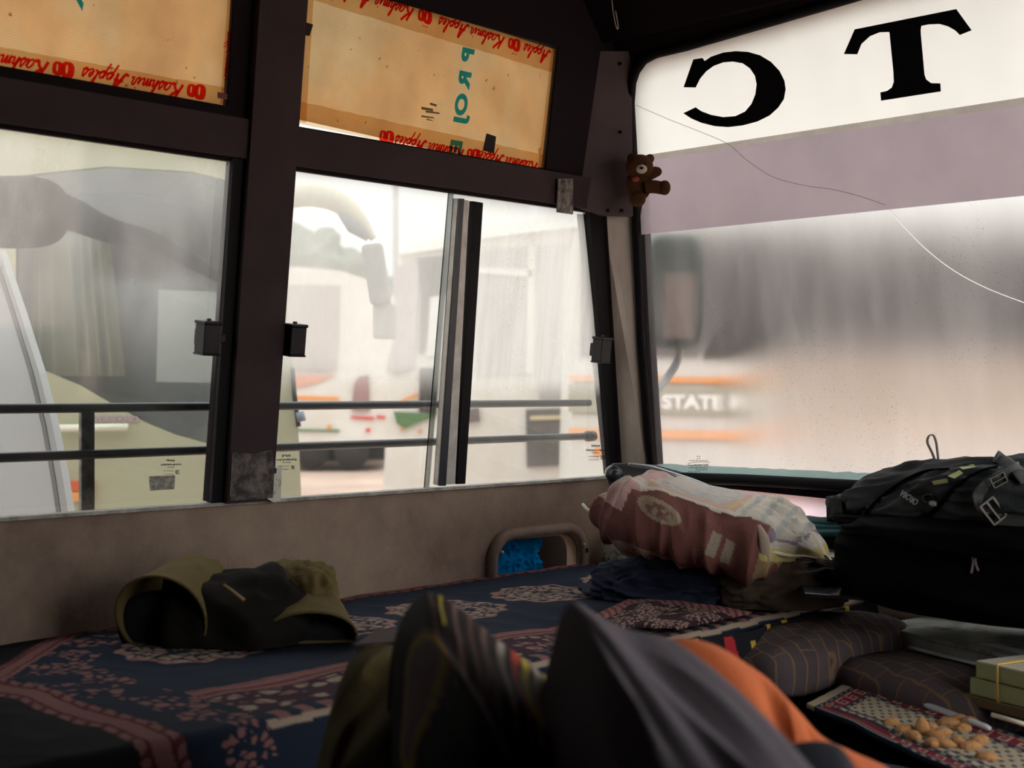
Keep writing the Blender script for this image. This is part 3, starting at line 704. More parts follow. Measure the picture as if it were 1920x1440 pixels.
bm = bmesh.new(); add_prism(bm, vpoly([(128, 902), (173, 902), (171, 921), (133, 921)], DE - 0.02), FWD * 0.03); lamp = fin_bm('indicator_lamp', bm, mat('red_lamp_lens', (0.7, 0.14, 0.06), 0.3), be)
prism('lamp_lens', [vpoly([(133, 923), (171, 923), (169, 940), (137, 940)], DE - 0.02)], FWD * 0.03, mat('amber_lamp_lens', (0.9, 0.38, 0.12), 0.3), lamp)
text('badge', 'VOLVANO', V(174, 791, DE - 0.004), RT, UP, 0.026, mat('mauve_badge', (0.45, 0.32, 0.38), 0.4), be, bold=0.0015, sx=1.25)
tube('side_lamp', [V(562, 772, DE - 0.03), V(566, 790, DE - 0.03)], 0.014, mat('blue_grey_lens', (0.2, 0.24, 0.32), 0.3), be)
tube('seal', [V(*p, DE - 0.005) for p in ((548, 690), (552, 740), (560, 800))], 0.008, DARK, be)
# right mirror on its cream arm
ma = tube('mirror_arm', [V(*p, 4.3) for p in ((455, 400), (500, 380), (540, 371), (585, 366), (632, 378), (670, 410), (700, 448))], [0.03, 0.032, 0.034, 0.036, 0.034, 0.028, 0.010], mat('cream_mirror_arm', (0.62, 0.58, 0.44), 0.5), be, 14, 40)
tube('arm_bracket', [V(*p, 4.28) for p in ((640, 400), (662, 425), (690, 447))], [0.012, 0.022, 0.010], mat('blue_grey_bracket', (0.15, 0.17, 0.2), 0.6), be, 8)
Rm = CAMR @ Matrix.Rotation(math.radians(9), 3, 'Y').transposed()
MGR = mat('grey_mirror_shell', (0.30, 0.29, 0.29), 0.5)
box('mirror_head', V(706, 514, 4.3), (0.066, 0.05, 0.19), MGR, be, Rm, 0.012)
box('mirror_head', V(722, 602, 4.32), (0.075, 0.04, 0.115), mat('pale_mirror_face', (0.5, 0.48, 0.46), 0.3), be, CAMR, 0.012)
# left mirror, dark, with its long tapering arm
DM = mat('black_mirror_shell', (0.006, 0.008, 0.009), 0.7, spec=0.1)
blob('mirror_head', V(30, 398, 4.0), (0.30, 0.12, 0.21), DM, be, CAMR, 3.0, 10)
tube('mirror_arm', [V(*p, 4.0) for p in ((60, 385), (130, 400), (200, 430), (290, 455), (380, 500), (430, 530))], [0.07, 0.05, 0.038, 0.03, 0.022, 0.015], DM, be, 12, 30)

# -- white vehicle at the far left
DF = 3.3
bf = empty('van', V(-60, 1300, DF), 'white vehicle with a slanting grey trimmed edge at the rear side window', 'van')
fpts = [(-300, 250), (-90, 300), (-6, 466), (32, 582), (68, 700), (92, 800), (110, 900), (121, 975), (140, 1250), (-300, 1250)]
prism('body', [vpoly(fpts, DF)], FWD * 0.5 - RT * 0.35, CWHT, bf)
eg = [(-6, 466), (32, 582), (68, 700), (92, 800), (110, 900), (121, 975), (140, 1250)]
prism('edge_trim', [vpoly([(x - 14, y) for x, y in eg] + [(x - 6, y) for x, y in eg[::-1]], DF - 0.004)], FWD * 0.003, GREYT, bf)
prism('edge_rail', [vpoly([(x - 4, y) for x, y in eg] + [(x + 3 + (y - 466) * .012, y) for x, y in eg[::-1]], DF - 0.004)], FWD * 0.05, mat('pale_grey_rail', (0.5, 0.52, 0.54), 0.4), bf)

# -- distant white coach with red marks
DD = 24.0
bd = empty('bus', V(600, 870, DD), 'distant white coach with red marks, through the middle of the side window', 'bus')
prism('body', [vpoly([(380, 835), (726, 826), (730, 700), (742, 560), (700, 528), (640, 508), (560, 500), (380, 508)], DD)], FWD * 8, WHT, bd)
prism('side_window', [vpoly([(380, 535), (636, 535), (634, 640), (630, 696), (380, 690)], DD - 0.05)], FWD * 0.03, mat('pinkish_window', (0.42, 0.36, 0.35), 0.4), bd)
prism('stripe', [vpoly([(500, 702), (628, 703), (600, 716), (560, 726), (500, 726)], DD - 0.05)], FWD * 0.03, mat('faded_orange', (0.7, 0.35, 0.25), 0.6), bd)
prism('stripe', [vpoly([(500, 739), (635, 745), (635, 751), (500, 747)], DD - 0.05)], FWD * 0.03, ORG, bd)
prism('stripe', [vpoly([(500, 803), (636, 806), (636, 810), (500, 807)], DD - 0.05)], FWD * 0.03, GRN, bd)
tl_ = prism('tail_lamp', [vpoly([(659, 770), (664, 720), (672, 707), (690, 704), (692, 755), (694, 770)], DD - 0.08)], FWD * 0.06, mat('dull_red_lamp', (0.35, 0.2, 0.2), 0.4), bd)
prism('marker', [vpoly([(658, 780), (701, 782), (701, 787), (658, 784)], DD - 0.06)], FWD * 0.03, REDP, bd)
prism('marker', [vpoly([(706, 779), (722, 780), (722, 785), (706, 784)], DD - 0.06)], FWD * 0.03, REDP, bd)
prism('marker', [vpoly([(686, 803), (694, 803), (694, 810), (686, 810)], DD - 0.06)], FWD * 0.03, REDP, bd)
prism('marker', [vpoly([(613, 797), (621, 797), (621, 804), (613, 804)], DD - 0.06)], FWD * 0.03, ORG, bd)
for px in (585, 660):
    tube('wheel', [V(px, 845, DD + 0.1), V(px, 845, DD + 0.6)], 0.32, mat('tyre', (0.03, 0.03, 0.03), 0.8), bd, 20)
prism('underside_shadow', [vpoly([(560, 826), (722, 824), (720, 862), (560, 866)], DD + 0.4)], FWD * 2, DARK, bd)  # dark block for the underbody and the shadow beneath the coach

# -- grey-white bus with green graphic and open doorway
DC = 13.0
bc = empty('bus', V(900, 980, DC), 'white bus with green graphic and dark doorway behind the sliding panes', 'bus')
prism('body', [vpoly([(714, 985), (1068, 985), (1075, 700), (1090, 500), (1085, 425), (1000, 432), (900, 445), (840, 462), (752, 476), (742, 560), (728, 720), (722, 850)], DC)], FWD * 2.5, WHT, bc)
prism('roof_band', [vpoly([(745, 478), (840, 464), (900, 447), (1000, 434), (1100, 424), (1100, 404), (1000, 412), (880, 432), (780, 458)], DC - 0.1)], FWD * 2.8, mat('bright_white_roof', (0.9, 0.9, 0.88), 0.4), bc)
prism('windscreen', [vpoly([(782, 484), (850, 478), (848, 548), (806, 556), (796, 660), (786, 664), (790, 540)], DC - 0.05)], FWD * 0.03, DGL, bc)
prism('front_post', [vpoly([(744, 500), (786, 490), (776, 690), (736, 700)], DC - 0.04)], FWD * 0.03, mat('grey_front_post', (0.5, 0.45, 0.46), 0.6), bc)
prism('window', [vpoly([(806, 556), (836, 553), (832, 668), (800, 668)], DC - 0.04)], FWD * 0.02, mat('pale_window', (0.75, 0.75, 0.74), 0.3), bc)
prism('window', [vpoly([(787, 690), (822, 690), (818, 775), (786, 772)], DC - 0.05)], FWD * 0.03, DGL, bc)
prism('window', [vpoly([(896, 470), (1085, 455), (1085, 745), (1012, 750), (1008, 700), (892, 705)], DC - 0.04)], FWD * 0.03, mat('hazy_side_window', (0.40, 0.37, 0.37), 0.4), bc)
prism('window_bar', [vpoly([(990, 462), (1004, 461), (1000, 700), (986, 700)], DC - 0.06)], FWD * 0.03, WHT, bc)
prism('window_bar', [vpoly([(896, 500), (1000, 506), (1000, 520), (896, 512)], DC - 0.06)], FWD * 0.03, WHT, bc)
prism('graphic', [vpoly([(738, 772), (822, 776), (800, 786), (757, 804), (744, 794)], DC - 0.05)], FWD * 0.02, GRN, bc)
prism('graphic', [vpoly([(748, 752), (784, 736), (784, 742), (752, 756)], DC - 0.05)], FWD * 0.02, ORG, bc)
for p in ((753, 804), (787, 808)): tube('marker_lamp', [V(*p, DC - 0.06), V(*p, DC + 0.01)], 0.016, ORG, bc, 8)
prism('doorway', [vpoly([(986, 768), (1062, 766), (1062, 872), (988, 876)], DC - 0.05)], FWD * 0.03, mat('doorway_shade', (0.10, 0.09, 0.085), 0.8), bc)  # shade inside the open door painted as a flat dark panel
prism('door_step', [vpoly([(994, 780), (1062, 778), (1062, 786), (994, 788)], DC - 0.08)], FWD * 0.03, mat('yellow_step', (0.6, 0.5, 0.3), 0.6), bc)
prism('fuel_flap', [vpoly([(868, 768), (898, 764), (900, 790), (870, 794)], DC - 0.06)], FWD * 0.03, mat('brown_flap', (0.14, 0.1, 0.1), 0.7), bc)
tube('grab_rail', [V(735, 600, DC - .3), V(728, 700, DC - .3)], 0.02, WHT, bc, 8)

# -- long state bus ahead of the windscreen
DA = 10.0
ba = empty('bus', V(1700, 1000, DA), 'long white bus with orange stripes and STATE lettering ahead of the windscreen', 'bus')
def ap(pts, d=DA): return vpoly([(x, y + 0.018 * (x - 1225)) for x, y in pts], d)
prism('body', [ap([(1066, 1020), (2700, 1020), (2700, 350), (1120, 400), (1080, 440)])], FWD * 2.3, mat('warm_white_bus_paint', (0.70, 0.685, 0.66), 0.4), ba)
for i in range(7):
    x0 = 1090 + i * 225
    f = prism('side_window', [ap([(x0, 432), (x0 + 216, 429), (x0 + 216, 668), (x0, 671)], DA - 0.03)], FWD * 0.02, DGL, ba)
prism('stripe', [ap([(1066, 706), (2700, 706), (2700, 717), (1066, 717)], DA - 0.03)], FWD * 0.02, ORG, ba)
prism('stripe', [ap([(1066, 722), (2700, 722), (2700, 776), (1066, 776)], DA - 0.03)], FWD * 0.02, mat('grey_green_band', (0.40, 0.38, 0.31), 0.5), ba)
prism('stripe', [ap([(1066, 806), (2700, 806), (2700, 822), (1066, 822)], DA - 0.03)], FWD * 0.02, mat('faded_orange_stripe', (0.88, 0.45, 0.24), 0.5), ba)
prism('side_reflector', [ap([(1114, 842), (1130, 842), (1130, 855), (1114, 855)], DA - 0.03)], FWD * 0.02, ORG, ba)
text('lettering', 'STATE ROAD', V(1240, 765, DA - 0.04), RT - UP * 0.02, UP, 0.135, mat('white_letters', (0.95, 0.95, 0.93), 0.5), ba, bold=0.006, sx=1.15)

# -- our own wing mirror beyond the glass
om = empty('wing_mirror', V(1262, 720, 3.75), 'dark wing mirror blurred behind the fogged windscreen corner', 'mirror')
blob('mirror_housing', V(1262, 545, 3.72), (0.155, 0.07, 0.32), mat('dark_green_grey_shell', (0.035, 0.05, 0.045), 0.5), om, CAMR, 5.0, 8)
box('mirror_glass', V(1272, 575, 3.675), (0.085, 0.006, 0.17), mat('mirror_face', (0.24, 0.17, 0.15), 0.4), om, CAMR, 0.01)
tube('mirror_arm', [V(1275, 640, 3.75), V(1268, 680, 3.75), V(1245, 715, 3.72), V(1215, 745, 3.6), V(1180, 790, 3.45), V(1170, 860, 3.35)], 0.012, mat('grey_arm', (0.3, 0.3, 0.31), 0.5), om, 10, 30)

# -- lamp post and tree belt
lp = empty('lamp_post', V(745, 850, 40), 'thin grey lamp post against the pale sky in the side window', 'lamp post')
tube('pole', [V(745, 850, 40), V(742, 480, 40), V(742, 200, 40)], 0.09, mat('grey_pole', (0.5, 0.5, 0.5), 0.6), lp, 8)
box('lamp_head', V(748, 196, 40), (0.5, 0.2, 0.12), GREYT, lp, CAMR)
FOL = mat('hazy_foliage', (0.26, 0.29, 0.25), 0.95, dirt=(0.1, 0.12, 0.08), amt=0.6, scale=1.5)
BRK = mat('bark', (0.15, 0.11, 0.08), 0.9)
for i, (px, py, d, s) in enumerate(((572, 520, 46, 3.4), (668, 545, 55, 2.8), (455, 500, 52, 4.0), (790, 560, 62, 2.8), (868, 550, 72, 3.0))):
    t = empty('tree', V(px, 800, d), ('hazy tree behind the white coach roof, first from the pillar', 'hazy tree behind the white coach, below the lime mirror arm', 'hazy tree mostly hidden behind the side pillar', 'small hazy tree beside the lamp post', 'small hazy tree beyond the sliding pane frame')[i], 'tree')
    blob('crown', V(px, py, d), (s, s, s * 0.9), FOL, t, None, 2.2, 14, disp=lambda p, q, s=s, i=i: p * (0.16 * s * nz(p, 2.4, i) + 0.08 * s * nz(p, 6, i)))
    tube('trunk', [V(px, 870, d), V(px, py, d)], 0.2, BRK, t, 8)

# ================================================================ INSIDE: furniture
# bench along the wall
bn = box('bench', (-1.745, 0.90, 0.27), (0.68, 3.04, 0.52), mat('dark_bench_paint', (0.03, 0.025, 0.03), 0.7)); tag(bn, 'dark boxed bench along the side wall under the bedspread', 'bench')
NAVY = (0.014, 0.022, 0.042); PINK = (0.26, 0.12, 0.115); CREAM = (0.38, 0.29, 0.22); WINE = (0.12, 0.025, 0.03)
def flower(x, y, s, seed=0):
    v = noise.voronoi(Vector((x * s, y * s, seed * 3.3)))[0]
    return v[0], v[1] - v[0]
def spread_col(x, y):
    """rug pattern in metres: x across the bench (-2.1..-1.40), y along"""
    wob = 0.006 * nz((x, y, 0), 14)
    a = x + 2.1 + wob; b_ = -1.385 - x + wob
    if y < 0.96: pass
    # wall-side stripes
    yb = 0.86 + 0.95 * max(0.0, -1.84 - x) + 0.012 * nz((x, 0, 0), 9)
    e2 = min(a, abs(y - yb)) if y > yb else abs(y - yb)
    if y < yb and e2 > 0.03: return (0.008, 0.008, 0.012)
    if e2 < 0.012: return PINK
    if e2 < 0.018: return WINE
    if e2 < 0.03: return PINK if (int((y + x) / 0.012) % 3) else WINE
    if y < yb + 0.15 and a > 0.03:
        f1, g = flower(x, y, 50, 3)
        return PINK if g > 0.2 and nz((x, y, 1), 16) > 0.0 and a > 0.06 else NAVY
    # medallions
    for k in range(6):
        cy = 1.05 + 0.14 + k * 0.272; cx = -1.845
        r = math.hypot((x - cx) / 0.105, (y - cy) / 0.115)
        if r < 1.0 + 0.05 * math.sin(12 * math.atan2(y - cy, x - cx)):
            f1, g = flower(x, y, 52, 1)
            if g > 0.16: return tuple(0.5 * (p + q) for p, q in zip(PINK, CREAM)) if nz((x, y, 5), 60) > -0.1 else CREAM
            return NAVY if r < 0.9 else PINK
    # inner border: a pair of rose bands then a floral band
    if 0.155 < b_ < 0.20:
        t = (b_ - 0.155) / 0.045
        if 0.30 < t < 0.42: return WINE
        return PINK if int(t * 10 + 0.7 * nz((x, y, 0), 90)) % 4 else tuple(0.5 * (p + q) for p, q in zip(PINK, WINE))
    if 0.045 < b_ < 0.15:
        f1, g = flower(x, y, 36, 9)
        if g > 0.22 and nz((x, y, 2), 16) > -0.12:
            return CREAM if nz((x, y, 9), 50) > 0 else PINK
        return (0.05, 0.02, 0.035)
    if b_ < -0.006: return NAVY
    if b_ < 0.004: return CREAM
    if b_ < 0.035: return PINK if int(y / 0.02) % 2 else NAVY
    return NAVY
def spread_z(x, y):
    z = 0.548 + 0.006 * nz((x, y, 0), 3) + 0.003 * ridged((x, y, 0), 9, 1)
    z += 0.012 * math.exp(-((x + 1.56 + 0.35 * (y - 1.85)) / 0.03) ** 2) * (1 if y > 1.75 else 0)
    return z
def sp_f(u, v):
    y = 0.55 + u * (2.49 - 0.55); s = v * 0.83; x = -2.098 + s
    if x <= -1.40: return Vector((x, y, spread_z(x, y)))
    d = x + 1.40
    r = 0.015; k = min(1.0, d / (r * 1.57))
    drop = max(0, d - r * 1.57)
    return Vector((-1.40 + r * math.sin(k * 1.57) + 0.006 * nz((y, d, 0), 6), y, spread_z(-1.4, y) - r * (1 - math.cos(k * 1.57)) - drop * 0.55))
bs = grid('bedspread', sp_f, 720, 260, vmat('woven_rug_cotton', 0.95, 0.4, 500, noisy=0.35), color=lambda u, v: spread_col(-2.098 + v * 0.83, 0.55 + u * 1.94))
tag(bs, 'navy bedspread with rose borders and cream medallions covering the bench', 'bedspread')
# blanket with coloured dashes hanging off the bench front
def hang_f(u, v):
    y = 1.70 + u * 0.78; z = 0.535 - v * 0.30
    return Vector((-1.37 + 0.05 * v + 0.012 * math.sin(y * 26 + v * 2) + 0.004 * nz((y, z, 0), 12), y, z))
dash = []
rr = random.Random(4)
for i in range(11):
    for j in range(4):
        if rr.random() < 0.85: dash.append((0.03 + i * 0.088 + rr.uniform(-.02, .02), 0.06 + j * 0.24 + rr.uniform(-.06, .06), rr.choice(((0.55, 0.36, 0.05), (0.55, 0.36, 0.05), (0.45, 0.03, 0.04), (0.30, 0.45, 0.48))), rr.uniform(0.009, 0.014), rr.uniform(0.05, 0.09)))
def hang_col(u, v):
    for a, b_, c, ww, hh_ in dash:
        if abs(u - a - 0.05 * (v - b_)) < ww and abs(v - b_) < hh_: return c
    return (0.012, 0.012, 0.017)
hb = grid('blanket', hang_f, 300, 120, vmat('black_woven_blanket', 0.95, 0.4, 400), color=hang_col, solid=0.006)
tag(hb, 'black blanket with yellow, red and pale blue dashes hanging off the bench', 'blanket')
# folded end of the bedspread lying on top, with rucked floral border
def fold_f(u, v):
    a = hz(1075, 1185, 0.555).lerp(hz(1180, 1128, 0.555), v); b_ = hz(1270, 1182, 0.555).lerp(hz(1410, 1152, 0.555), v)
    p = a.lerp(b_, u); p.z = 0.560 + 0.018 * (0.5 + 0.5 * ridged((u * 2.2, v * 1.1, 0), 1.6, 5)) * math.sin(math.pi * min(1, u * 1.0 + .02)) ** .5 * math.sin(math.pi * v) ** 0.4
    return p
def fold_col(u, v):
    if v > 0.72 or u < 0.22: return PINK if int(u * 40 + v * 30) % 3 else WINE
    f1, g = flower(u, v, 24, 2); return tuple(.5 * (p + q) for p, q in zip(CREAM, PINK)) if g > 0.2 and nz((u, v, 0), 7) > -0.2 else (0.03, 0.015, 0.02)
fo = grid('shawl', fold_f, 160, 100, vmat('rucked_floral_cloth', 0.95, 0.4, 500), color=fold_col, solid=0.004)
tag(fo, 'rucked rose and cream floral cloth edge lying on the bedspread', 'cloth')

# generic crumpled cloth heap
def heap(name, c, size, m, amp=0.02, fs=6.0, seed=0, e=2.4, n=40, R=None, color=None, parent=None, zcut=None):
    def dsp(p, q):
        k = ridged(p, fs * 0.28, seed) * 0.6 + ridged(p, fs * 0.6, seed + 5) * 0.3 + nz(p, fs * 1.3, seed + 9) * 0.25
        return Vector(p) * (amp * k)
    ob = blob(name, c, size, m, parent, R, e, n, dsp, None)
    if zcut is not None:
        for v in ob.data.vertices:
            if v.co.z < zcut: v.co.z = zcut
    if color: paint(ob, color)
    return ob

# navy crumpled shirt before the pillow
nv = heap('shirt', hz(1300, 1122, 0.553) + Vector((0.0, 0.02, 0.012)), (0.42, 0.20, 0.085), mat('navy_cotton', (0.018, 0.022, 0.045), 0.85, bump=0.3, bscale=200, spec=0.2), 0.035, 7.0, 3, 2.3, 46, Matrix.Rotation(math.radians(28), 3, 'Z'), zcut=0.553)
tag(nv, 'crumpled dark navy shirt on the bedspread below the printed pillow', 'shirt')

# ---------------- pillow in printed cloth
PD = 0.945
PV = lambda x, y, d: V(x, y, d * PD)
pil = bmesh.new()
# rows from left tip to right tip; each row is a loop: back-bottom, back-top, front-top(ridge), front-mid, front-bottom
rows = [
 [(1093, 948, 2.86), (1094, 944, 2.86), (1096, 946, 2.82), (1098, 952, 2.82), (1100, 958, 2.84)],
 [(1150, 990, 2.98), (1158, 918, 2.94), (1150, 930, 2.74), (1138, 972, 2.70), (1145, 1010, 2.74)],
 [(1235, 1000, 3.06), (1228, 887, 3.02), (1208, 911, 2.68), (1190, 985, 2.62), (1185, 1050, 2.66)],
 [(1300, 1010, 3.08), (1290, 898, 3.05), (1270, 928, 2.66), (1262, 1005, 2.60), (1265, 1068, 2.64)],
 [(1380, 1010, 3.08), (1370, 915, 3.05), (1350, 955, 2.64), (1345, 1030, 2.58), (1350, 1085, 2.62)],
 [(1470, 1020, 3.06), (1480, 945, 3.00), (1422, 984, 2.62), (1415, 1045, 2.58), (1420, 1092, 2.62)],
 [(1530, 1040, 3.00), (1532, 990, 2.96), (1475, 1016, 2.64), (1455, 1055, 2.62), (1460, 1092, 2.66)],
 [(1566, 1046, 2.94), (1566, 1036, 2.93), (1552, 1042, 2.80), (1545, 1056, 2.78), (1548, 1070, 2.82)],
]
vv = [[pil.verts.new(PV(*p)) for p in r] for r in rows]
for i in range(len(vv) - 1):
    for k in range(5): pil.faces.new((vv[i][k], vv[i][(k + 1) % 5], vv[i + 1][(k + 1) % 5], vv[i + 1][k]))
pil.faces.new(vv[0]); pil.faces.new(vv[-1][::-1])
cl = pil.edges.layers.float.new('crease_edge')
for i in range(len(vv) - 1):
    for k, cr in ((1, 0.55), (2, 0.75)):
        ed = pil.edges.get((vv[i][k], vv[i + 1][k]));  ed[cl] = cr
PM = vmat('printed_pillow_cotton', 0.95, 0.5, 350, trans=0.08, noisy=0.3)
po = fin_bm('pillow', pil, PM, None, True)
md = po.modifiers.new('s', 'SUBSURF'); md.levels = 5; md.render_levels = 5
dg = bpy.context.evaluated_depsgraph_get(); ev = po.evaluated_get(dg); me2 = D.meshes.new_from_object(ev); po.modifiers.clear(); old = po.data; po.data = me2
if not me2.materials: me2.materials.append(PM)
for p in me2.polygons: p.use_smooth = True
E0 = PV(1208, 911, 2.68); E1 = PV(1422, 984, 2.62); ax_ = (E1 - E0).normalized()
def pil_uv(p):
    d = Vector(p) - E0; s = d.dot(ax_); t = (d - ax_ * s)
    return s, t.dot(FWD), t.z
for v, nrm in zip(me2.vertices, [v.normal.copy() for v in me2.vertices]):
    s, f, z = pil_uv(v.co)
    k = 0.0
    if f < 0.06: # hanging front: vertical pulls
        k = 0.013 * ridged((s * 1.0 + 0.35 * z, 0, z * 0.25), 13, 2) * min(1, max(0, -z / 0.03 + 0.1)) + 0.006 * ridged((s + .5 * z, z * .4, 0), 30, 8) * min(1, max(0, -z / 0.05))
    endw = math.exp(-((s - 0.235) / 0.06) ** 2) + math.exp(-((s + 0.03) / 0.05) ** 2)
    k += 0.018 * endw * ridged((s * 1.4, f * .6, z * .4), 17, 6)
    v.co += nrm * k + Vector((0, 0, 0.002 * nz(v.co, 25)))
def pil_col(p):
    s, f, z = pil_uv(p); w_ = 0.006 * nz(p, 30)
    CR_ = (0.62, 0.56, 0.48); RS = (0.20, 0.08, 0.068); PK = (0.60, 0.38, 0.36); YL = (0.62, 0.50, 0.20); GR = (0.45, 0.45, 0.42)
    if z > -0.012 and f > -0.005 + w_:
        # top: cream with a square of pink and yellow lines, washed print inside
        d1 = 0.17 + 0.1 * f - s; d2 = f - 0.02
        q = min(d1, d2) + w_ * 0.4
        if s < 0.0: return PK if nz(p, 20) > -.1 else CR_
        if s < 0.17 and f > 0.02:
            if q < 0.016: return PK
            if q < 0.028: return YL
            if q < 0.040: return PK
            return GR if nz(p, 60) > 0 and q < 0.12 else (0.56, 0.50, 0.46)
        if s > 0.17 and int((s + w_) / 0.012) % 3 == 0: return GR
        return CR_
    if s > 0.24:
        if -0.05 < z < -0.028: return YL
        if z < -0.05: return (0.33, 0.22, 0.12) if nz(p, 25) > 0 else RS
        return (0.28, 0.22, 0.27) if int((z + w_) / 0.016) % 3 == 0 else CR_
    # front: brick red with pale ovals and letters
    for (os_, oz, ow, oh) in ((0.045, -0.028, 0.045, 0.017), (0.06, -0.125, 0.09, 0.022)):
        r = ((s - os_) / ow) ** 2 + ((z - oz + 0.12 * (s - os_)) / oh) ** 2
        if r < 1: return (0.38, 0.29, 0.21) if not (r < 0.45 and nz(p, 110) > 0.05) else (0.25, 0.13, 0.11)
    for os_ in (0.158, 0.185):
        if abs(s - os_) < 0.009 and -0.06 < z + 0.2 * (s - .1) < -0.02: return (0.34, 0.28, 0.21)
    if s < -0.02 and z > -0.05: return PK
    return tuple(v_ * (1.0 if nz(p, 9) > -0.1 else 0.8) for v_ in RS)
paint(po, pil_col)
tag(po, 'plump pillow in faded red and cream printed cloth against the front corner', 'pillow')
# cloth hem along the side and the hanging corner
SEAM = mat('cream_hem', (0.62, 0.55, 0.45), 0.9)
def seam(pts, r=0.0035): tube('hem', [PV(*p) for p in pts], r, SEAM, po, 7, 30)
seam([(1093, 946, 2.85), (1105, 957, 2.79), (1135, 966, 2.73), (1180, 974, 2.66)])
tf = bmesh.new(); 
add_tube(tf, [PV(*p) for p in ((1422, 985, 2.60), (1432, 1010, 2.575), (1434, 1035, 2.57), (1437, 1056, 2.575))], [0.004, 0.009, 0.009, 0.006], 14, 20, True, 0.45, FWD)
cn = fin_bm('hanging_corner', tf, mat('darker_corner_cloth', (0.40, 0.31, 0.24), 0.9, bump=.3, bscale=300), po, True)  # corner in a darker cloth than the cream hem
seam([(1443, 1034, 2.585), (1480, 1042, 2.63), (1520, 1046, 2.70), (1553, 1056, 2.77), (1565, 1060, 2.90)])
def flap(u, v):
    a = PV(1440, 1036, 2.59).lerp(PV(1562, 1046, 2.86), u); b_ = PV(1460, 1000, 2.63).lerp(PV(1535, 1000, 2.9), u)
    return a.lerp(b_, v) + Vector((0, 0, 0.005 * math.sin(u * 24))) - FWD * (0.008 * math.sin(u * 30) * (1 - v))
grid('loose_flap', flap, 50, 14, SEAM, po)
# its darker yellowish lower lump
lw = heap('sack', V(1462, 1098, 2.56) , (0.22, 0.16, 0.085), mat('ochre_brown_cloth', (0.05, 0.03, 0.018), 0.9, bump=.3, bscale=150), 0.02, 6, 8, 3.0, 24, CAMR, zcut=0.555)
tag(lw, 'ochre brown cloth bundle under the right end of the pillow', 'bundle')

# ---------------- grip lever in the corner
lv = empty('grab_handle', V(1150, 905, 2.95), 'black lever with round pivot in the corner beside the pillow', 'handle')
LV = mat('black_painted_lever', (0.035, 0.04, 0.045), 0.25)
pc = V(1152, 889, 2.93)
tube('pivot', [pc + FWD * 0.04, pc - FWD * 0.012], 0.018, LV, lv, 24)
blob('pivot_cap', pc - FWD * 0.014, (0.024, 0.016, 0.024), LV, lv, CAMR, 2.0, 8)
prism('mounting_plate', [vpoly([(1140, 905), (1138, 878), (1150, 869), (1178, 868), (1235, 873), (1280, 885), (1230, 915), (1150, 922)], 2.965)], FWD * 0.012, mat('dark_plate', (0.08, 0.08, 0.085), 0.4), lv, 0.003)
tube('arm', [V(*p) for p in ((1178, 872, 2.93), (1220, 878, 2.93), (1270, 893, 2.93), (1310, 906, 2.95), (1350, 922, 2.98))], [0.007, 0.008, 0.008, 0.007, 0.005], mat('grey_steel_arm', (0.22, 0.23, 0.25), 0.25, metal=0.5), lv, 12, 30, 0.8)

# ---------------- dashboard ledge, teal cloth
ds = box('dashboard', (-1.62, 2.488, 0.315), (0.90, 0.11, 0.61), mat('rusty_cream_metal', (0.50, 0.46, 0.38), 0.6, dirt=(0.1, 0.06, 0.04), amt=0.9, scale=38, lo=0.38, hi=0.5), None, None, 0.008); tag(ds, 'chipped cream metal dashboard ledge under the windscreen', 'dashboard')
tc_ = mat('dark_teal_cloth', (0.012, 0.075, 0.085), 0.85, bump=0.3, bscale=200)
bmx = bmesh.new()
for k in range(3):
    add_blob(bmx, V(1565, 977 + k * 9.5, 2.92 - 0.02 * k), (0.17, 0.11, 0.0155), CAMR, 3.5, 14, lambda p, q, k=k: Vector((0, 0, 0.0035 * nz(p, 2.0, k))))
tq = fin_bm('folded_cloth', bmx, tc_, None, True); tag(tq, 'dark teal folded cloth on the dashboard beside the backpack', 'folded cloth')
tube('thin_wire', [V(1545, 972, 3.0), V(1575, 958, 3.0), V(1610, 945, 3.0)], 0.0009, mat('pale_pink_wire', (0.7, 0.6, 0.6), 0.5), None, 5)
tag(D.objects['thin_wire'], 'thin pale wire crossing the low pink pane beside the backpack', 'wire')

# ---------------- backpack on a black bag
BP = mat('charcoal_pack_fabric', (0.048, 0.053, 0.056), 0.8, bump=0.35, bscale=260, spec=0.15)
def YP(px, py, y): return onplane(px, py, (0, 1, 0), y)
I3 = Matrix.Identity(3)
bp = empty('backpack', YP(1800, 990, 2.27), 'charcoal backpack with buckled straps lying on the black bag', 'backpack')
def pk_disp(p, q):
    k = 0.020 * ridged(p, 1.5, 11) + 0.011 * ridged(p, 3.3, 4) + 0.004 * nz(p, 8)
    sq = Vector((0, 0, -0.055 * max(0, -p.x) ** 2 * (1 if p.z > 0 else 0)))
    return Vector(p) * k * 0.8 + sq
pk = blob('main_body', YP(1905, 944, 2.31), (0.66, 0.26, 0.130), BP, bp, I3, 2.7, 50, pk_disp)
pk2 = blob('front_pocket', YP(1930, 935, 2.19), (0.40, 0.12, 0.085), BP, bp, I3, 2.6, 34, lambda p, q: Vector(p) * (0.012 * ridged(p, 2.4, 21)))
pk3 = blob('side_pocket', YP(1730, 958, 2.24), (0.20, 0.16, 0.075), BP, bp, Matrix.Rotation(-0.30, 3, 'Y'), 2.6, 26, lambda p, q: Vector(p) * (0.010 * ridged(p, 2.2, 31)))
blob('base_panel', YP(1890, 988, 2.25), (0.62, 0.24, 0.035), BLKFAB, bp, I3, 3.0, 24, lambda p, q: Vector(p) * (0.006 * ridged(p, 2.2, 3)))
from mathutils.bvhtree import BVHTree
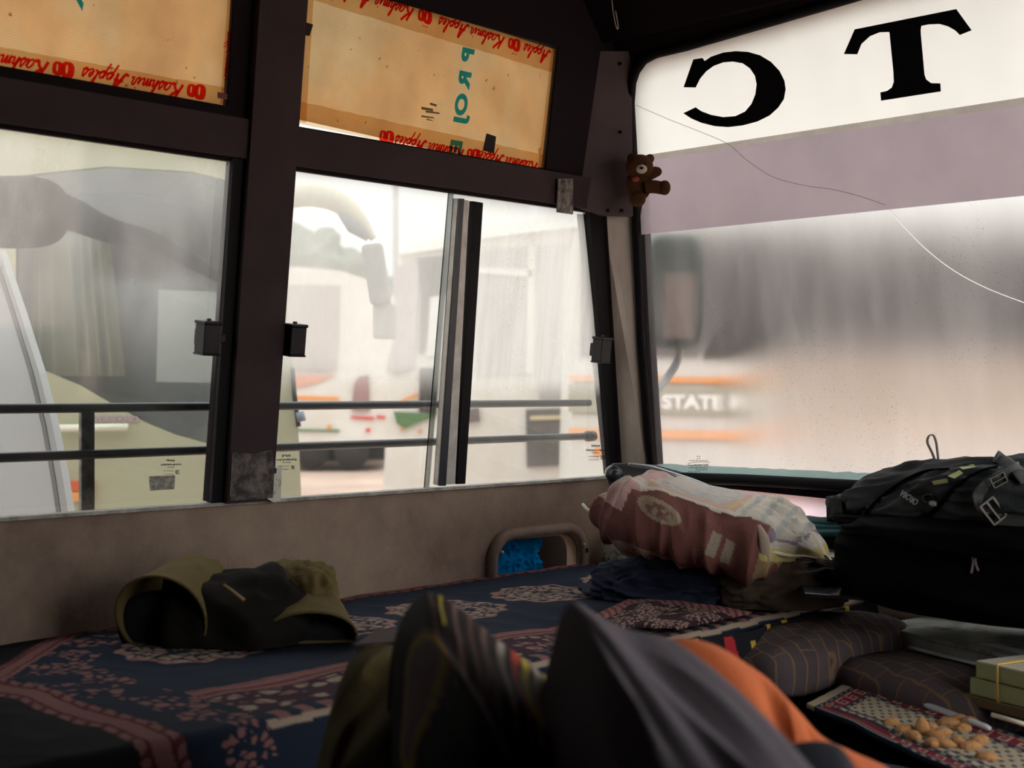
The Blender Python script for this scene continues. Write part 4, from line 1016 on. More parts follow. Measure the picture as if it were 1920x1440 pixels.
def bvh(obs):
    vs, fs = [], []
    for o_ in obs:
        k = len(vs); vs += [v.co.copy() for v in o_.data.vertices]; fs += [[i + k for i in p.vertices] for p in o_.data.polygons]
    return BVHTree.FromPolygons(vs, fs)
PKT = bvh([pk, pk2, pk3])
def PK(px, py, off=0.003, tree=None, dflt=2.3):
    r = ray(px, py); h = (tree or PKT).ray_cast(EYE, r.normalized())
    return (h[0] - r.normalized() * off) if h[0] is not None else V(px, py, dflt)
WEB = mat('grey_webbing', (0.075, 0.08, 0.082), 0.7, bump=.3, bscale=600); BKL = mat('shiny_black_buckle', (0.03, 0.03, 0.03), 0.15)
def strap(pts, wd=0.012, name='strap', m=None, par=None):
    P_ = catmull([Vector((p[0], p[1], 0)) for p in pts], 26)
    return tube(name, [PK(p.x, p.y, 0.004) for p in P_], wd, m or WEB, par or bp, 10, None, 0.2, RT.cross(UP))
# carry loop standing up
def loopstrap(pts, wd, name='carry_loop'):
    P = catmull([V(*p) for p in pts], 36); bm_ = bmesh.new(); prev = None
    for i, p in enumerate(P):
        a = (FWD * 0.9 + RT * 0.45).normalized() * wd
        cur = (bm_.verts.new(p - a), bm_.verts.new(p + a))
        if prev: bm_.faces.new((prev[0], cur[0], cur[1], prev[1]))
        prev = cur
    ob = fin_bm(name, bm_, WEB, bp, True); s_ = ob.modifiers.new('s', 'SOLIDIFY'); s_.thickness = 0.0018
    return ob
loopstrap([(x_, y_, 2.46) for x_, y_ in ((1757, 880), (1748, 852), (1738, 830), (1741, 817), (1750, 815), (1756, 828), (1759, 850), (1762, 880))], 0.008)
st1 = strap([(1910, 880, 2.306), (1880, 892, 2.277), (1858, 905, 2.265), (1838, 925, 2.262), (1840, 950, 2.261), (1858, 962, 2.255)], 0.013)
strap([(1866, 855, 2.342), (1885, 866, 2.315), (1905, 880, 2.288), (1925, 905, 2.261)], 0.011)
strap([(1868, 968, 2.241), (1890, 975, 2.243), (1930, 972, 2.249)], 0.013)
strap([(1622, 965, 2.427), (1650, 935, 2.397), (1690, 905, 2.383), (1735, 884, 2.388), (1780, 878, 2.412)], 0.005, 'piping', BLKFAB)
strap([(1735, 972, 2.348), (1760, 950, 2.309), (1790, 915, 2.278), (1835, 885, 2.293), (1870, 875, 2.321)], 0.005, 'piping', BLKFAB)
def buckle(px, py, d, ang, s=1.0):
    bm_ = bmesh.new(); R = CAMR @ Matrix.Rotation(ang, 3, 'Y'); c = PK(px, py, 0.008)
    for a, b_, w2_, h2 in ((0, 0.011, 0.034, 0.004), (0, -0.011, 0.034, 0.004), (0.016, 0, 0.004, 0.024), (-0.016, 0, 0.004, 0.024), (0, 0.0, 0.034, 0.004)):
        add_box(bm_, c + R @ Vector((a * s, 0, b_ * s)), (w2_ * s, 0.005, h2 * s), R)
    fin_bm('buckle', bm_, BKL, bp, False, 0.001)
buckle(1862, 958, 2.18, 0.9, 1.15); buckle(1872, 900, 2.22, -0.5, 0.75)
blob('cord_lock', V(1752, 944, 2.292), (0.018, 0.012, 0.010), mat('bright_cord_lock', (0.5, 0.48, 0.46), 0.2), bp, CAMR, 2.5, 6)
tube('drawcord', [PK(*p, 0.004) for p in ((1750, 943), (1735, 940), (1731, 932), (1740, 927), (1750, 930), (1752, 942))], 0.0016, WEB, bp, 6, 30)
LG = mat('lime_label_fabric', (0.50, 0.52, 0.22), 0.8)
for pts in (((1748, 903), (1776, 898), (1778, 905), (1752, 909)), ((1778, 893), (1800, 882), (1806, 887), (1790, 897)), ((1800, 876), (1826, 871), (1830, 875), (1806, 880))):
    prism('label_patch', [[PK(x, y, 0.006) for x, y in pts]], FWD * 0.004, LG, bp)
LPM = mat('grey_letter_print', (0.60, 0.60, 0.60), 0.5)
p1, p2, p3 = PK(1694, 920), PK(1728, 943), PK(1700, 946)
tn = (p2 - p1).cross(p3 - p1).normalized(); tn = tn if tn.dot(EYE - p1) > 0 else -tn
tx = -(p2 - p1).normalized()
text('lettering', 'OROBA', p2 + tn * 0.006, tx, tn.cross(tx), 0.0155, LPM, bp)
# black holdall below
hd = empty('holdall', YP(1780, 1160, 2.25), 'large black holdall under the backpack with a small pale figure emblem', 'bag')
hb1 = blob('bag_body', YP(1960, 1070, 2.25), (0.68, 0.32, 0.155), BLKFAB, hd, I3, 3.8, 34, lambda p, q: Vector(p) * (0.012 * ridged(p, 1.8, 8)))
blob('top_flap', YP(1945, 1012, 2.22), (0.66, 0.28, 0.05), BLKFAB, hd, I3, 3.0, 24, lambda p, q: Vector(p) * (0.010 * ridged(p, 1.8, 18)))
blob('end_pocket', YP(1660, 1065, 2.26), (0.12, 0.20, 0.12), BLKFAB, hd, Matrix.Rotation(0.35, 3, 'Y'), 2.6, 16)
LGO = mat('faint_mauve_print', (0.22, 0.16, 0.18), 0.7)
HBT = bvh([hb1])
tube('emblem', [PK(*p, 0.003, HBT) for p in ((1821, 1075), (1824, 1060), (1825, 1050), (1822, 1040))], 0.0022, LGO, hd, 6)
tube('emblem', [PK(*p, 0.003, HBT) for p in ((1834, 1070), (1830, 1060), (1828, 1050), (1833, 1038))], 0.0022, LGO, hd, 6)
tray = box('tray', V(1612, 1112, 2.42), (0.20, 0.14, 0.006), mat('glossy_black_tray', (0.01, 0.01, 0.012), 0.15), None, CAMR @ Matrix.Rotation(math.radians(-9), 3, 'Z') @ Matrix.Rotation(math.radians(3), 3, 'Y'), 0.002)
tag(tray, 'thin glossy black tray edge below the holdall beside the bench', 'tray')

# ---------------- teddy bear
tb = empty('teddy_bear', V(1200, 385, 3.02), 'small brown teddy bear hanging at the windscreen corner', 'teddy bear')
TM = mat('brown_plush', (0.085, 0.036, 0.015), 0.95, bump=0.6, bscale=700, spec=0.1); TMD = mat('dark_brown_plush', (0.05, 0.02, 0.01), 0.95); TMC = mat('pale_muzzle_plush', (0.50, 0.42, 0.36), 0.95)
S = CAMR
bm = bmesh.new(); add_blob(bm, V(1198, 345, 3.01), (0.055, 0.05, 0.072), S, 2.2, 14)
fin_bm('body', bm, TM, tb, True)
hd_ = blob('head', V(1199, 313, 2.99), (0.060, 0.055, 0.054), TM, tb, S, 2.1, 14)
blob('ear', V(1218, 298, 2.995), (0.020, 0.014, 0.022), TMD, tb, S @ Matrix.Rotation(0.5, 3, 'Y'), 2.0, 8)
blob('ear', V(1184, 296, 3.0), (0.020, 0.014, 0.020), TMD, tb, S, 2.0, 8)
mz = blob('muzzle', V(1203, 317, 2.965), (0.024, 0.022, 0.020), TMC, hd_, S, 2.0, 8)
blob('nose', V(1203, 315, 2.952), (0.008, 0.006, 0.006), BLACK, hd_, S, 2.0, 5)
for px in (1197, 1210): blob('eye', V(px, 307, 2.965), (0.005, 0.004, 0.005), BLACK, hd_, S, 2.0, 5)
tube('arm', [V(*p, 3.0) for p in ((1208, 333), (1220, 326), (1232, 321))], [0.012, 0.013, 0.0115], TM, tb, 12, 10)
blob('arm_paw', V(1230, 322, 3.0), (0.026, 0.024, 0.022), TM, tb, S, 2.0, 8)
tube('arm', [V(*p, 3.02) for p in ((1190, 335), (1182, 345))], 0.012, TM, tb, 10)
tube('leg', [V(*p, 2.99) for p in ((1208, 352), (1225, 350), (1242, 353))], [0.014, 0.0145, 0.014], TM, tb, 12, 12)
blob('foot', V(1246, 352, 2.985), (0.026, 0.030, 0.032), TM, tb, S, 2.1, 10)
tube('leg', [V(*p, 3.0) for p in ((1200, 360), (1197, 372))], 0.015, TM, tb, 12)
blob('foot', V(1195, 374, 2.99), (0.036, 0.034, 0.032), TM, tb, S, 2.1, 10)
blob('bow', V(1192, 336, 2.975), (0.016, 0.01, 0.012), mat('red_bow', (0.25, 0.04, 0.02), 0.8), tb, S, 2.0, 6)

# ---------------- olive jacket on the bench
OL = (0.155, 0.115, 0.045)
olm = mat('olive_canvas', OL, 0.9, dirt=(0.07, 0.05, 0.02), amt=0.5, scale=12, bump=0.4, bscale=300, spec=0.15)
olin = mat('black_lining', (0.006, 0.005, 0.006), 0.9)
ja = empty('jacket', hz(445, 1215, 0.553), 'stiff olive canvas jacket with wide open sleeves on the bedspread by the wall', 'jacket')
def shell(name, outline_c, r0, r1, axis, m, par, seed=0, sq=0.6, tilt=0.0, L=0.2):
    """open flared sleeve: from cuff (mouth) back along axis"""
    axis = Vector(axis).normalized(); sx_ = axis.cross(UP).normalized(); uz = sx_.cross(axis).normalized()
    def f(u, v):
        a = 2 * math.pi * u; r = r0 + (r1 - r0) * v ** 0.8
        rr_ = r * (1 + 0.10 * ridged((math.cos(a), math.sin(a), v * 1.5), 1.6, seed) * v)
        p = outline_c + axis * (L * v) + sx_ * (rr_ * math.cos(a)) + uz * (rr_ * sq * math.sin(a))
        if p.z < 0.556: p.z = 0.556
        return p
    ob = grid(name, f, 48, 24, m, par); s_ = ob.modifiers.new('s', 'SOLIDIFY'); s_.thickness = 0.004
    return ob
# mouth centres face the camera, sleeves run back to the wall
fl = -FWD
def sleeve(px, py, d, wdt, hgt, dirv, L, seed):
    c = V(px, py, d)
    return shell('sleeve', c, wdt / 2, wdt / 2 * 0.72, dirv, olm, ja, seed, hgt / wdt, 0, L)
sleeve(300, 1160, 2.13, 0.150, 0.135, FWD + RT * 0.25 + UP * 0.25, 0.14, 2)
sleeve(577, 1196, 2.15, 0.150, 0.085, FWD - RT * 0.25 + UP * 0.35, 0.15, 5)
blob('lining', V(300, 1172, 2.17), (0.135, 0.03, 0.11), olin, ja, CAMR, 2.2, 10)
blob('lining', V(578, 1203, 2.19), (0.135, 0.03, 0.065), olin, ja, CAMR, 2.2, 10)
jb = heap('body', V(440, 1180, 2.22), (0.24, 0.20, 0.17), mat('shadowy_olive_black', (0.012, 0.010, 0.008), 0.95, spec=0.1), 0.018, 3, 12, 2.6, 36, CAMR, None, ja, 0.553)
def collar(u, v):
    P_ = catmull([V(*p) for p in ((318, 1078, 2.20), (345, 1062, 2.20), (400, 1082, 2.22), (470, 1072, 2.22), (522, 1056, 2.22), (535, 1090, 2.2), (540, 1130, 2.18))], 60)
    p = P_[int(u * 59)]; k = 0.06 + 0.05 * u
    return p + Vector((0, 0, -k * v)) - FWD * (0.03 * math.sin(v * 2) + 0.006 * math.sin(u * 20)) 
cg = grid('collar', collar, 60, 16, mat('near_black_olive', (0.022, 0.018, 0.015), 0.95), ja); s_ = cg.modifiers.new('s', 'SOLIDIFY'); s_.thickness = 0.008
heap('pocket', V(560, 1115, 2.26), (0.11, 0.10, 0.10), olm, 0.012, 6, 22, 3, 22, CAMR, None, ja, 0.553)
tube('strap', [V(*p, 2.08) for p in ((418, 1097), (435, 1108), (458, 1126))], 0.003, mat('tan_strap', (0.25, 0.16, 0.07), 0.8), ja, 6)

# ---------------- wallet
wt = empty('wallet', hz(700, 1200, 0.556), 'flat dark brown wallet on the bedspread beside the olive jacket', 'wallet')
wc = [hz(664, 1208, 0.58), hz(745, 1202, 0.58), hz(752, 1178, 0.58), hz(708, 1178, 0.58)]
prism('cover', [wc], Vector((0, 0, -0.005)), mat('dark_brown_leather', (0.045, 0.028, 0.027), 0.7, spec=0.1), wt, 0.002)
prism('pages', [[p.lerp(sum(wc, Vector()) / 4, 0.06) + Vector((0, 0, -0.005)) for p in wc]], Vector((0, 0, -0.011)), olin, wt)
prism('cover', [[p + Vector((0, 0, -0.016)) for p in wc]], Vector((0, 0, -0.005)), mat('brown_leather', (0.10, 0.06, 0.05), 0.5), wt, 0.002)

# ================================================================ seat cushions, mat, almonds
pf = box('seat_platform', (-0.45, 1.08, 0.19), (1.66, 2.3, 0.37), mat('black_platform', (0.02, 0.02, 0.022), 0.8)); tag(pf, 'black seat platform under the patterned cushions', 'platform')
def cush_mat():
    M = N('brick_weave_upholstery'); p = M.n('BsdfPrincipled', Roughness=0.95); p.inputs['Specular IOR Level'].default_value = 0.1
    c = M.n('TexCoord'); mp = M.n('Mapping'); mp.inputs['Rotation'].default_value = (0, 0, 0.5); M.l(c.outputs['Object'], mp.inputs[0])
    nn = M.n('TexNoise', Scale=14, Detail=2); M.l(mp.outputs[0], nn.inputs['Vector'])
    va = M.n('VectorMath', _operation='SCALE'); va.inputs['Scale'].default_value = 0.025; M.l(nn.outputs['Color'], va.inputs[0])
    vb = M.n('VectorMath', _operation='ADD'); M.l(mp.outputs[0], vb.inputs[0]); M.l(va.outputs[0], vb.inputs[1])
    b_ = M.n('TexBrick', Scale=1.0); M.l(vb.outputs[0], b_.inputs['Vector'])
    b_.inputs['Color1'].default_value = (0.085, 0.065, 0.072, 1); b_.inputs['Color2'].default_value = (0.105, 0.078, 0.085, 1); b_.inputs['Mortar'].default_value = (0.20, 0.125, 0.07, 1)
    b_.inputs['Mortar Size'].default_value = 0.0026; b_.inputs['Brick Width'].default_value = 0.06; b_.inputs['Row Height'].default_value = 0.028; b_.inputs['Mortar Smooth'].default_value = 0.6
    M.l(b_.outputs[0], p.inputs['Base Color']); bu = M.n('Bump', Strength=0.5, Distance=0.003); M.l(M.noise(350, 3), bu.inputs['Height']); M.l(bu.outputs[0], p.inputs['Normal'])
    return M.fin(p.outputs[0])
CU = cush_mat()
def cushion(px, py, d, size, yaw, tilt, label):
    R = Matrix.Rotation(yaw, 3, 'Z') @ Matrix.Rotation(tilt, 3, 'X')
    ob = blob('seat_cushion', V(px, py, d), size, CU, None, R, 4.0, 30, lambda p, q: Vector((0, 0, 0.006 * nz(p, 2.2, size[0]))) + Vector((0, 0, 0.014 * (1 - p.x ** 2) * (1 - p.y ** 2) if p.z > 0 else 0)))
    tag(ob, label, 'cushion', 'brick patterned seat cushions'); return ob
cushion(1525, 1222, 2.48, (0.20, 0.42, 0.085), math.radians(-4), math.radians(4), 'brown brick patterned cushion leaning between bench blanket and metal box')
cushion(1725, 1297, 2.31, (0.42, 0.20, 0.075), math.radians(-21), 0, 'brown brick patterned cushion in front of the grey metal box')
# metal box
mb = empty('metal_box', (-1.0, 2.35, 0.40), 'grey painted metal box with recessed front, chipped edges, behind the cushion', 'metal box')
BXM = mat('chipped_grey_paint', (0.42, 0.44, 0.40), 0.45, dirt=(0.05, 0.035, 0.03), amt=0.9, scale=16, lo=0.30, hi=0.5)
ba_ = math.radians(-21.4); bxv = Vector((math.cos(ba_), math.sin(ba_), 0)); byv = Vector((-math.sin(ba_), math.cos(ba_), 0))
c0 = Vector((-1.30, 2.32, 0)); zt = 0.507
front = [c0 + UP * 0.38, c0 + bxv * 0.9 + UP * 0.38, c0 + bxv * 0.9 + UP * zt, c0 + UP * zt]
rec = [c0 + bxv * a + UP * b_ for a, b_ in ((0.085, 0.41), (0.40, 0.41), (0.40, 0.488), (0.10, 0.488), (0.085, 0.475))]
bm = bmesh.new(); add_prism(bm, [front, rec], byv * 0.012); ft = fin_bm('front_panel', bm, BXM, mb, False, 0.002)
prism('recess', [rec], byv * 0.001, mat('dark_grey_recess', (0.07, 0.06, 0.06), 0.7), mb).location = byv * 0.012
tube('recess_lip', [p - byv * 0.002 for p in (rec[0], rec[4], rec[3], rec[2])], 0.0035, mat('worn_pale_lip', (0.75, 0.78, 0.76), 0.35), mb, 8)
top = [c0 + UP * zt, c0 + bxv * 0.9 + UP * zt, c0 + bxv * 0.9 + byv * 0.20 + UP * (zt + 0.012), c0 + byv * 0.20 + UP * (zt + 0.012)]
prism('lid', [[p + UP * 0.001 for p in top]], UP * 0.006, BXM, mb, 0.002)
prism('side_panel', [[c0 + UP * 0.38, c0 + UP * zt, c0 + byv * 0.20 + UP * zt, c0 + byv * 0.20 + UP * 0.38]], bxv * 0.01, BXM, mb)
tube('edge_chipping', [c0 + UP * (zt - 0.003) - byv * 0.001, c0 + UP * 0.39 - byv * 0.001], 0.0022, mat('bare_metal_edge', (0.5, 0.55, 0.52), 0.4), mb, 6)
# small folded white paper on lid
prism('paper_slip', [[c0 + bxv * a + byv * b_ + UP * (zt + 0.009) for a, b_ in ((0.24, 0.03), (0.40, 0.02), (0.40, 0.06), (0.27, 0.06))]], UP * 0.001, mat('white_slip', (0.75, 0.75, 0.75), 0.8))
tag(D.objects['paper_slip'], 'white paper slip on the metal box behind the green booklets', 'paper')

# woven mat
A_ = hz(1600, 1282, 0.443); B_ = hz(1512, 1326, 0.443); ud = (hz(1920, 1385, 0.443) - hz(1622, 1284, 0.443)).normalized(); LU = 1.05
C_ = hz(1725, 1442, 0.443); vd = B_ - A_
vdir2 = (C_ - B_).normalized()
def mat_f(u, v):
    p = A_.lerp(A_ + ud * LU, u).lerp(B_.lerp(B_ + (ud * 0.5 + vdir2 * 0.5).normalized() * LU, u), v)
    p.z = 0.443 + 0.004 * nz(p, 7) + 0.0015 * nz(p, 30)
    return p
W_ = 0.235
def key(a, b_):
    """greek key: a along, b across 0..1"""
    c = a % 1.0
    pts = [((0.0, 0.1), (0.85, 0.22)), ((0.73, 0.1), (0.85, 0.9)), ((0.3, 0.78), (0.85, 0.9)), ((0.3, 0.42), (0.42, 0.9)), ((0.3, 0.42), (0.62, 0.54))]
    return any(x0 <= c <= x1 and y0 <= b_ <= y1 for (x0, y0), (x1, y1) in pts)
def mat_col(u, v):
    a = u * LU; b_ = v * W_; TAN = (0.50, 0.40, 0.29); NV = (0.02, 0.03, 0.06); RD = (0.20, 0.02, 0.03); PKc = (0.48, 0.30, 0.26)
    e = min(a - 0.03, b_, )
    if a < 0.026: return TAN
    e = min(a - 0.026, b_ - 0.004, (W_ - b_) * 1.0)
    along = b_ if a - 0.026 < b_ - 0.004 else a
    if e < 0.010: return (0.30, 0.30, 0.24) if (int(along / 0.012) % 2 and 0.003 < e < 0.008) else NV
    lim = 0.05 if W_ - b_ > 0.055 else 0.03
    if e < lim: return PKc if key(along / 0.042, (e - 0.010) / (lim - .010)) else RD
    if e < lim + 0.012: return (0.30, 0.30, 0.24) if (int(along / 0.014) % 2 and lim + .004 < e < lim + 0.009) else NV
    # field with small dark dashes
    q = 0.026; i, j = math.floor(a / q), math.floor(b_ / q * 1.6); fx = a / q - i; fy = b_ / q * 1.6 - j
    if (fx - 0.5 - (0.25 if j % 2 else -0.2)) ** 2 / 0.05 + (fy - 0.5) ** 2 / 0.09 < 1: return (0.07, 0.09, 0.10)
    return TAN
ru = grid('floor_mat', mat_f, 520, 130, vmat('woven_wool_mat', 0.98, 0.6, 600, noisy=0.4), color=mat_col, solid=0.008)
ru.name = 'woven_mat'; tag(ru, 'small woven mat with red Greek key border under the almonds', 'mat')
# dark navy cloth in front of the mat
def nav_f(u, v):
    a = V(1490, 1325, 2.02).lerp(V(1980, 1475, 1.75), u); b_ = V(1430, 1460, 1.75).lerp(V(1900, 1620, 1.55), u)
    p = a.lerp(b_, v); p.z = 0.428 + 0.010 * nz(p, 8) + 0.02 * v; return p
nc = grid('navy_cloth', nav_f, 60, 30, mat('navy_border_cloth', (0.018, 0.024, 0.048), 0.9, bump=.3, bscale=300), solid=0.006)
tag(nc, 'dark navy cloth spread between the orange jacket and the woven mat', 'cloth')
us = box('seat_pad', (-0.62, 1.50, 0.392), (1.25, 1.25, 0.035), BLKFAB, None, None, 0.008); tag(us, 'black padded seat top beneath the woven mat', 'seat pad')

# almonds in shell
def almond_mesh():
    bm_ = bmesh.new(); add_blob(bm_, (0, 0, 0), (0.034, 0.021, 0.017), None, 2.0, 9,
        lambda p, q: Vector((0.0, -q.y * 0.55 * max(0, p.x) ** 1.5, -q.z * 0.5 * max(0, p.x) ** 1.5)) + Vector(p) * 0.0005 * nz(p, 9))
    me_ = D.meshes.new('almond'); bm_.to_mesh(me_); bm_.free()
    for p in me_.polygons: p.use_smooth = True
    return me_
AM = almond_mesh(); AM.materials.append(mat('almond_shell', (0.66, 0.34, 0.13), 0.6, dirt=(0.36, 0.14, 0.04), amt=0.7, scale=160, bump=0.6, bscale=500))
nuts = [(1672, 1357, 0, 40, 'l'), (1698, 1370, 0, 10, ''), (1712, 1382, 0, 100, ''), (1729, 1374, 1, 90, 'up'), (1745, 1366, 0, 60, ''), (1752, 1382, 0, 130, ''), (1768, 1376, 0, 20, ''), (1779, 1357, 0, -10, ''),
        (1800, 1350, 0, 30, ''), (1808, 1368, 0, 40, ''), (1747, 1396, 0, 80, ''), (1774, 1398, 0, -30, ''), (1795, 1393, 0, 100, ''), (1821, 1402, 0, 10, ''), (1838, 1390, 0, 30, ''), (1852, 1422, 0, -20, ''), (1815, 1355, 0, 150, '')]
am0 = D.objects.new('almond', AM); first = True
for px, py, up_, an, k in nuts:
    ob = am0 if first else am0.copy(); COL.objects.link(ob); first = False
    p = hz(px, py + 4, 0.449); ob.location = (p.x, p.y, 0.4535 if not up_ else 0.460)
    ob.rotation_euler = (random.uniform(-0.2, 0.2), -1.35 if up_ else random.uniform(-0.15, 0.15), math.radians(an) + YAW)
    ob['group'] = 'almonds on the woven mat'; ob['category'] = 'almond'
    ob['label'] = {'l': 'brown unshelled almond lying apart at the pile edge nearest the orange jacket', 'up': 'pointed dark almond standing on end in the pile on the mat', '': 'brown unshelled almond in the loose pile on the woven mat'}[k]
# pen and stick
pa, pb = hz(1700, 1308, 0.456), hz(1856, 1366, 0.456); pv = (pb - pa).normalized()
pe = empty('pen', (pa + pb) / 2, 'white ballpoint pen with blue end lying on the mat above the almonds', 'pen')
WP = mat('white_plastic', (0.75, 0.78, 0.85), 0.3)
tube('barrel', [pa + pv * 0.045, pb - pv * 0.01, pb], [0.0052, 0.005, 0.003], WP, pe, 12); tube('cap', [pa, pa + pv * 0.048], 0.0060, mat('pale_blue_cap', (0.5, 0.56, 0.72), 0.3), pe, 12)
tube('grip_band', [pa + pv * 0.048, pa + pv * 0.054], 0.0058, mat('blue_band', (0.10, 0.16, 0.4), 0.3), pe, 12)
sk = tube('stick', [hz(1860, 1340, 0.475), hz(1935, 1362, 0.47)], 0.0035, mat('cream_stick', (0.8, 0.74, 0.6), 0.6), None, 8); tag(sk, 'short cream stick beyond the pen at the cushion edge', 'stick')
# booklets
bk_ang = Matrix.Rotation(ba_ + 0.05, 3, 'Z'); BKC = mat('pale_green_cover', (0.36, 0.40, 0.20), 0.7); PG = mat('cream_pages', (0.62, 0.57, 0.46), 0.8); RB = mat('yellow_rubber_band', (0.7, 0.42, 0.06), 0.5)
bc0 = hz(1822, 1288, 0.493)
for k, (lab, dz, sh) in enumerate((('thick pale green booklet at the bottom of the banded stack', 0.0, 0.0), ('pale green booklet with cream cover edge on top of the stack', 0.028, 0.012))):
    b_ = empty('booklet', bc0 + UP * dz, lab, 'booklet', 'green booklets on the cushion')
    c = bc0 + bk_ang @ Vector((0.10 + sh, 0.075, 0)) + UP * dz
    box('pages', c + UP * 0.002, (0.196, 0.142, 0.018), PG, b_, bk_ang); box('cover', c + UP * 0.0135, (0.205, 0.15, 0.0022), PG if k else BKC, b_, bk_ang)
    box('cover', c - bk_ang @ Vector((0, 0.0745, 0)) + UP * 0.002, (0.205, 0.0022, 0.021), BKC, b_, bk_ang)
    box('cover', c - UP * 0.0095, (0.205, 0.15, 0.0022), BKC, b_, bk_ang)
rb = empty('rubber_band', bc0, 'yellow rubber band around the green booklets', 'rubber band')
q0 = bc0 + bk_ang @ Vector((0.055, -0.004, 0))
tube('loop', [q0 + UP * -0.012, q0 + UP * 0.045, q0 + UP * 0.047 + bk_ang @ Vector((0, 0.15, 0)), q0 - UP * 0.013 + bk_ang @ Vector((0, 0.15, 0)), q0 + UP * -0.012], 0.0016, RB, rb, 6)
ledger = box('ledger', bc0 + bk_ang @ Vector((0.10, 0.08, -0.020)), (0.23, 0.17, 0.016), mat('dark_ochre_ledger', (0.13, 0.08, 0.03), 0.7), None, bk_ang, 0.002); tag(ledger, 'dark ochre ledger under the pale green booklets', 'book')

# ================================================================ blurred clothes in the foreground
def soft(a, b_, seed): return 1.6 * nz((a, b_, 0), 1.0, seed)
def drape(name, sil, wf, wb, zb, m, parent=None, folds=None, color=None, nu=110, nv=70, pw=0.9, lean=0.0):
    S_ = catmull([V(*p) for p in sil], nu)
    def f(u, v):
        i = u * (nu - 1); p = S_[int(round(i))]; s = v * 2 - 1         # -1 back .. 1 front
        if s < 0: off = FWD * (-s * wb); h = math.cos(-s * math.pi / 2) ** pw if s > -1 else 0
        else: off = -FWD * (s * wf) + RT * (lean * s); h = math.cos(s * math.pi / 2) ** pw if s < 1 else 0
        q = p + off; q.z = zb + (p.z - zb) * max(0, h)
        if folds: q = q + folds(u, s, q)
        return q
    return grid(name, f, nu, nv, m, parent, color)
olf = drape('scarf_under', [(600, 1480, 1.5), (628, 1330, 1.5), (640, 1280, 1.5), (655, 1240, 1.5), (690, 1222, 1.5), (740, 1215, 1.5), (780, 1230, 1.48), (840, 1300, 1.45)], 0.35, 0.10, 0.42, olm,
            nu=120, nv=100, folds=lambda u, s, q: (UP * 0.016 - FWD * 0.016 + RT * 0.01) * (soft(u * 4 + s * 3.5, s * 3.0, 3) + 0.6 * ridged((u * 3 + s * 3, s * 2.4, 0), 1.1, 5)) * (0.25 + min(0.8, abs(s) * 2)))
olf.name = 'olive_shirt'; tag(olf, 'crumpled olive brown shirt left of the striped scarf', 'shirt')
def sc_col(u, v):
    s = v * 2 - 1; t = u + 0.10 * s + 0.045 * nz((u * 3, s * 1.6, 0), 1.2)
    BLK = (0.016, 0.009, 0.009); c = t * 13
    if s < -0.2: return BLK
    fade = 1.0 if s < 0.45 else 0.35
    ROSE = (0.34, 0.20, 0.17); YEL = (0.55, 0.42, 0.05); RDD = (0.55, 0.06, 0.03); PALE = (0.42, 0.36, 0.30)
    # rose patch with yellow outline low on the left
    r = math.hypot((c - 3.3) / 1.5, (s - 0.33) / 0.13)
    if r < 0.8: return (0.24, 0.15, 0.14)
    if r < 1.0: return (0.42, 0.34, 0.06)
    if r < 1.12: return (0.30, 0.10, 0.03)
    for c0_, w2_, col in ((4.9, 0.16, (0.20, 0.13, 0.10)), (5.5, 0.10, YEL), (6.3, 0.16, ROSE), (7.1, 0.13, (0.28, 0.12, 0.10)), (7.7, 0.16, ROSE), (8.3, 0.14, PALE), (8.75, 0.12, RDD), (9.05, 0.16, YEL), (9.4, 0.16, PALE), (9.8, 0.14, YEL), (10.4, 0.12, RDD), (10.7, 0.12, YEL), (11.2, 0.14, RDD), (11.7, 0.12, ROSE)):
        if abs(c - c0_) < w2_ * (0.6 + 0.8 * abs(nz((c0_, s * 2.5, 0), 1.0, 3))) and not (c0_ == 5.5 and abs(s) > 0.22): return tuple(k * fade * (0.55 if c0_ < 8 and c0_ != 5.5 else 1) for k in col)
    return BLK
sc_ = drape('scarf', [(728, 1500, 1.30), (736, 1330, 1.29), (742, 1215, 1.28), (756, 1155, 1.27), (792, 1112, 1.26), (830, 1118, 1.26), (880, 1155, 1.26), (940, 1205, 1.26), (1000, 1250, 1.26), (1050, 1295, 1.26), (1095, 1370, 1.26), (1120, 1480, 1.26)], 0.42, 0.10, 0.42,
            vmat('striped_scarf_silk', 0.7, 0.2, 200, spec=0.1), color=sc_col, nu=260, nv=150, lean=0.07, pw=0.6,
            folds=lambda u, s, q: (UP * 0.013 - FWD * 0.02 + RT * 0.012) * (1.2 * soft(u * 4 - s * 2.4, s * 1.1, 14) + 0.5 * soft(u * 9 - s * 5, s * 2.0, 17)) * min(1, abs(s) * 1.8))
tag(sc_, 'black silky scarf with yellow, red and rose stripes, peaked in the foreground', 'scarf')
GF = mat('grey_fleece', (0.17, 0.148, 0.17), 1.0, bump=0.3, bscale=300, spec=0.05)
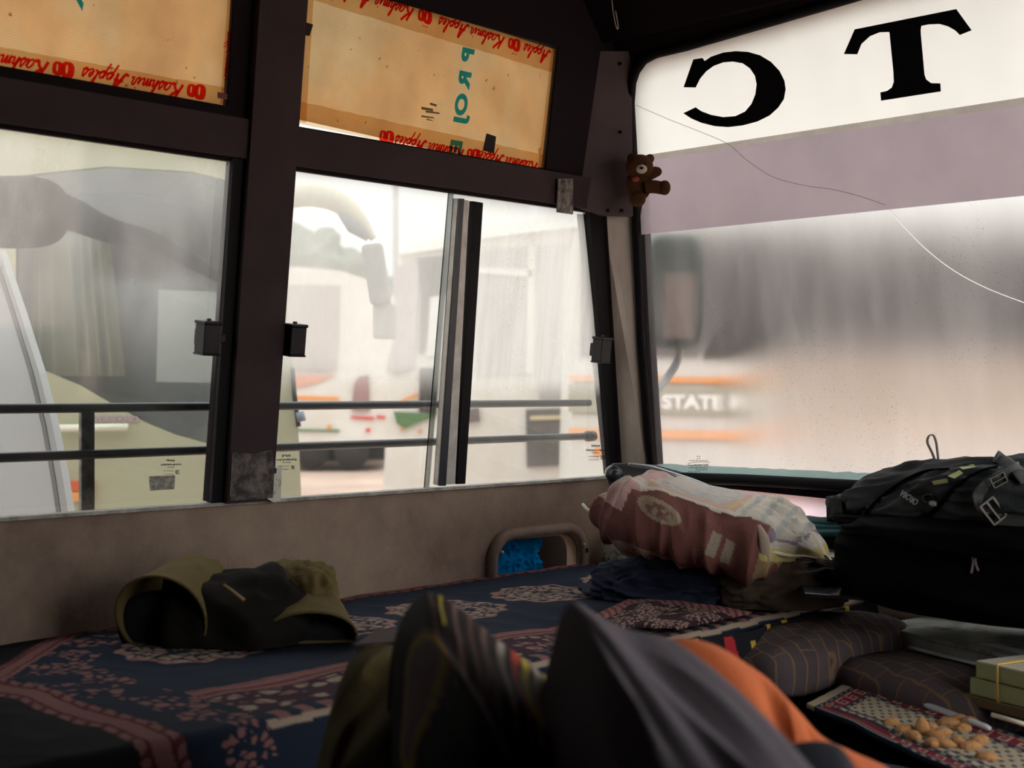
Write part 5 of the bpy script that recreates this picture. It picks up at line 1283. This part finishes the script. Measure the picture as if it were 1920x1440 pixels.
flc = drape('blanket_grey', [(940, 1700, 1.19), (990, 1480, 1.17), (1016, 1310, 1.16), (1038, 1200, 1.16), (1060, 1140, 1.16), (1085, 1130, 1.16), (1120, 1152, 1.15), (1170, 1178, 1.15), (1230, 1192, 1.14), (1285, 1215, 1.13), (1340, 1262, 1.12), (1385, 1325, 1.11), (1420, 1390, 1.10), (1460, 1480, 1.09)],
            0.66, 0.10, 0.42, GF, nu=220, nv=180, lean=0.06, pw=0.5,
            folds=lambda u, s, q: (UP * 0.022 - FWD * 0.032 + RT * 0.016) * (0.40 * soft(u * 4 - s * 2.0, s * 0.9, 33) + 0.55 * (ridged((u * 5.5 - s * 3.0, s * 0.8, 0), 1.0, 61) - 0.4) + 0.22 * soft(u * 14 - s * 6, s * 2, 44)) * min(1, abs(s) * 2.0 + 0.04))
flc.name = 'fleece_jacket'; tag(flc, 'charcoal grey fleece jacket draped in a peak in the foreground', 'jacket')
OG = mat('orange_jacket_cloth', (0.72, 0.17, 0.045), 0.85, dirt=(0.5, 0.08, 0.02), amt=0.4, scale=8, bump=.2, bscale=200)
ogj = drape('orange_jacket', [(1200, 1230, 1.32), (1262, 1198, 1.32), (1330, 1207, 1.32), (1400, 1245, 1.32), (1450, 1285, 1.32), (1500, 1335, 1.31), (1545, 1385, 1.30), (1600, 1410, 1.29), (1680, 1450, 1.28), (1720, 1520, 1.27)],
            0.18, 0.06, 0.42, OG, nu=160, nv=80, lean=-0.02,
            folds=lambda u, s, q: (UP * 0.012 - FWD * 0.02 + RT * 0.014) * (soft(u * 7 - s * 2.0, s * 0.9, 52) + 0.5 * ridged((u * 6 - s * 1.4, s, 0), 1.0, 56)) * min(1, abs(s) * 2.2))
tag(ogj, 'bright orange jacket lying behind the grey fleece, beside the woven mat', 'jacket')
nb = drape('navy_sleeve', [(1440, 1480, 1.14), (1455, 1420, 1.14), (1490, 1395, 1.14), (1540, 1390, 1.14), (1580, 1405, 1.14), (1620, 1470, 1.14)], 0.10, 0.05, 0.42, mat('navy_sleeve_cloth', (0.025, 0.024, 0.035), 0.9), nu=50, nv=30)
tag(nb, 'dark navy sleeve end lying over the orange jacket', 'sleeve')
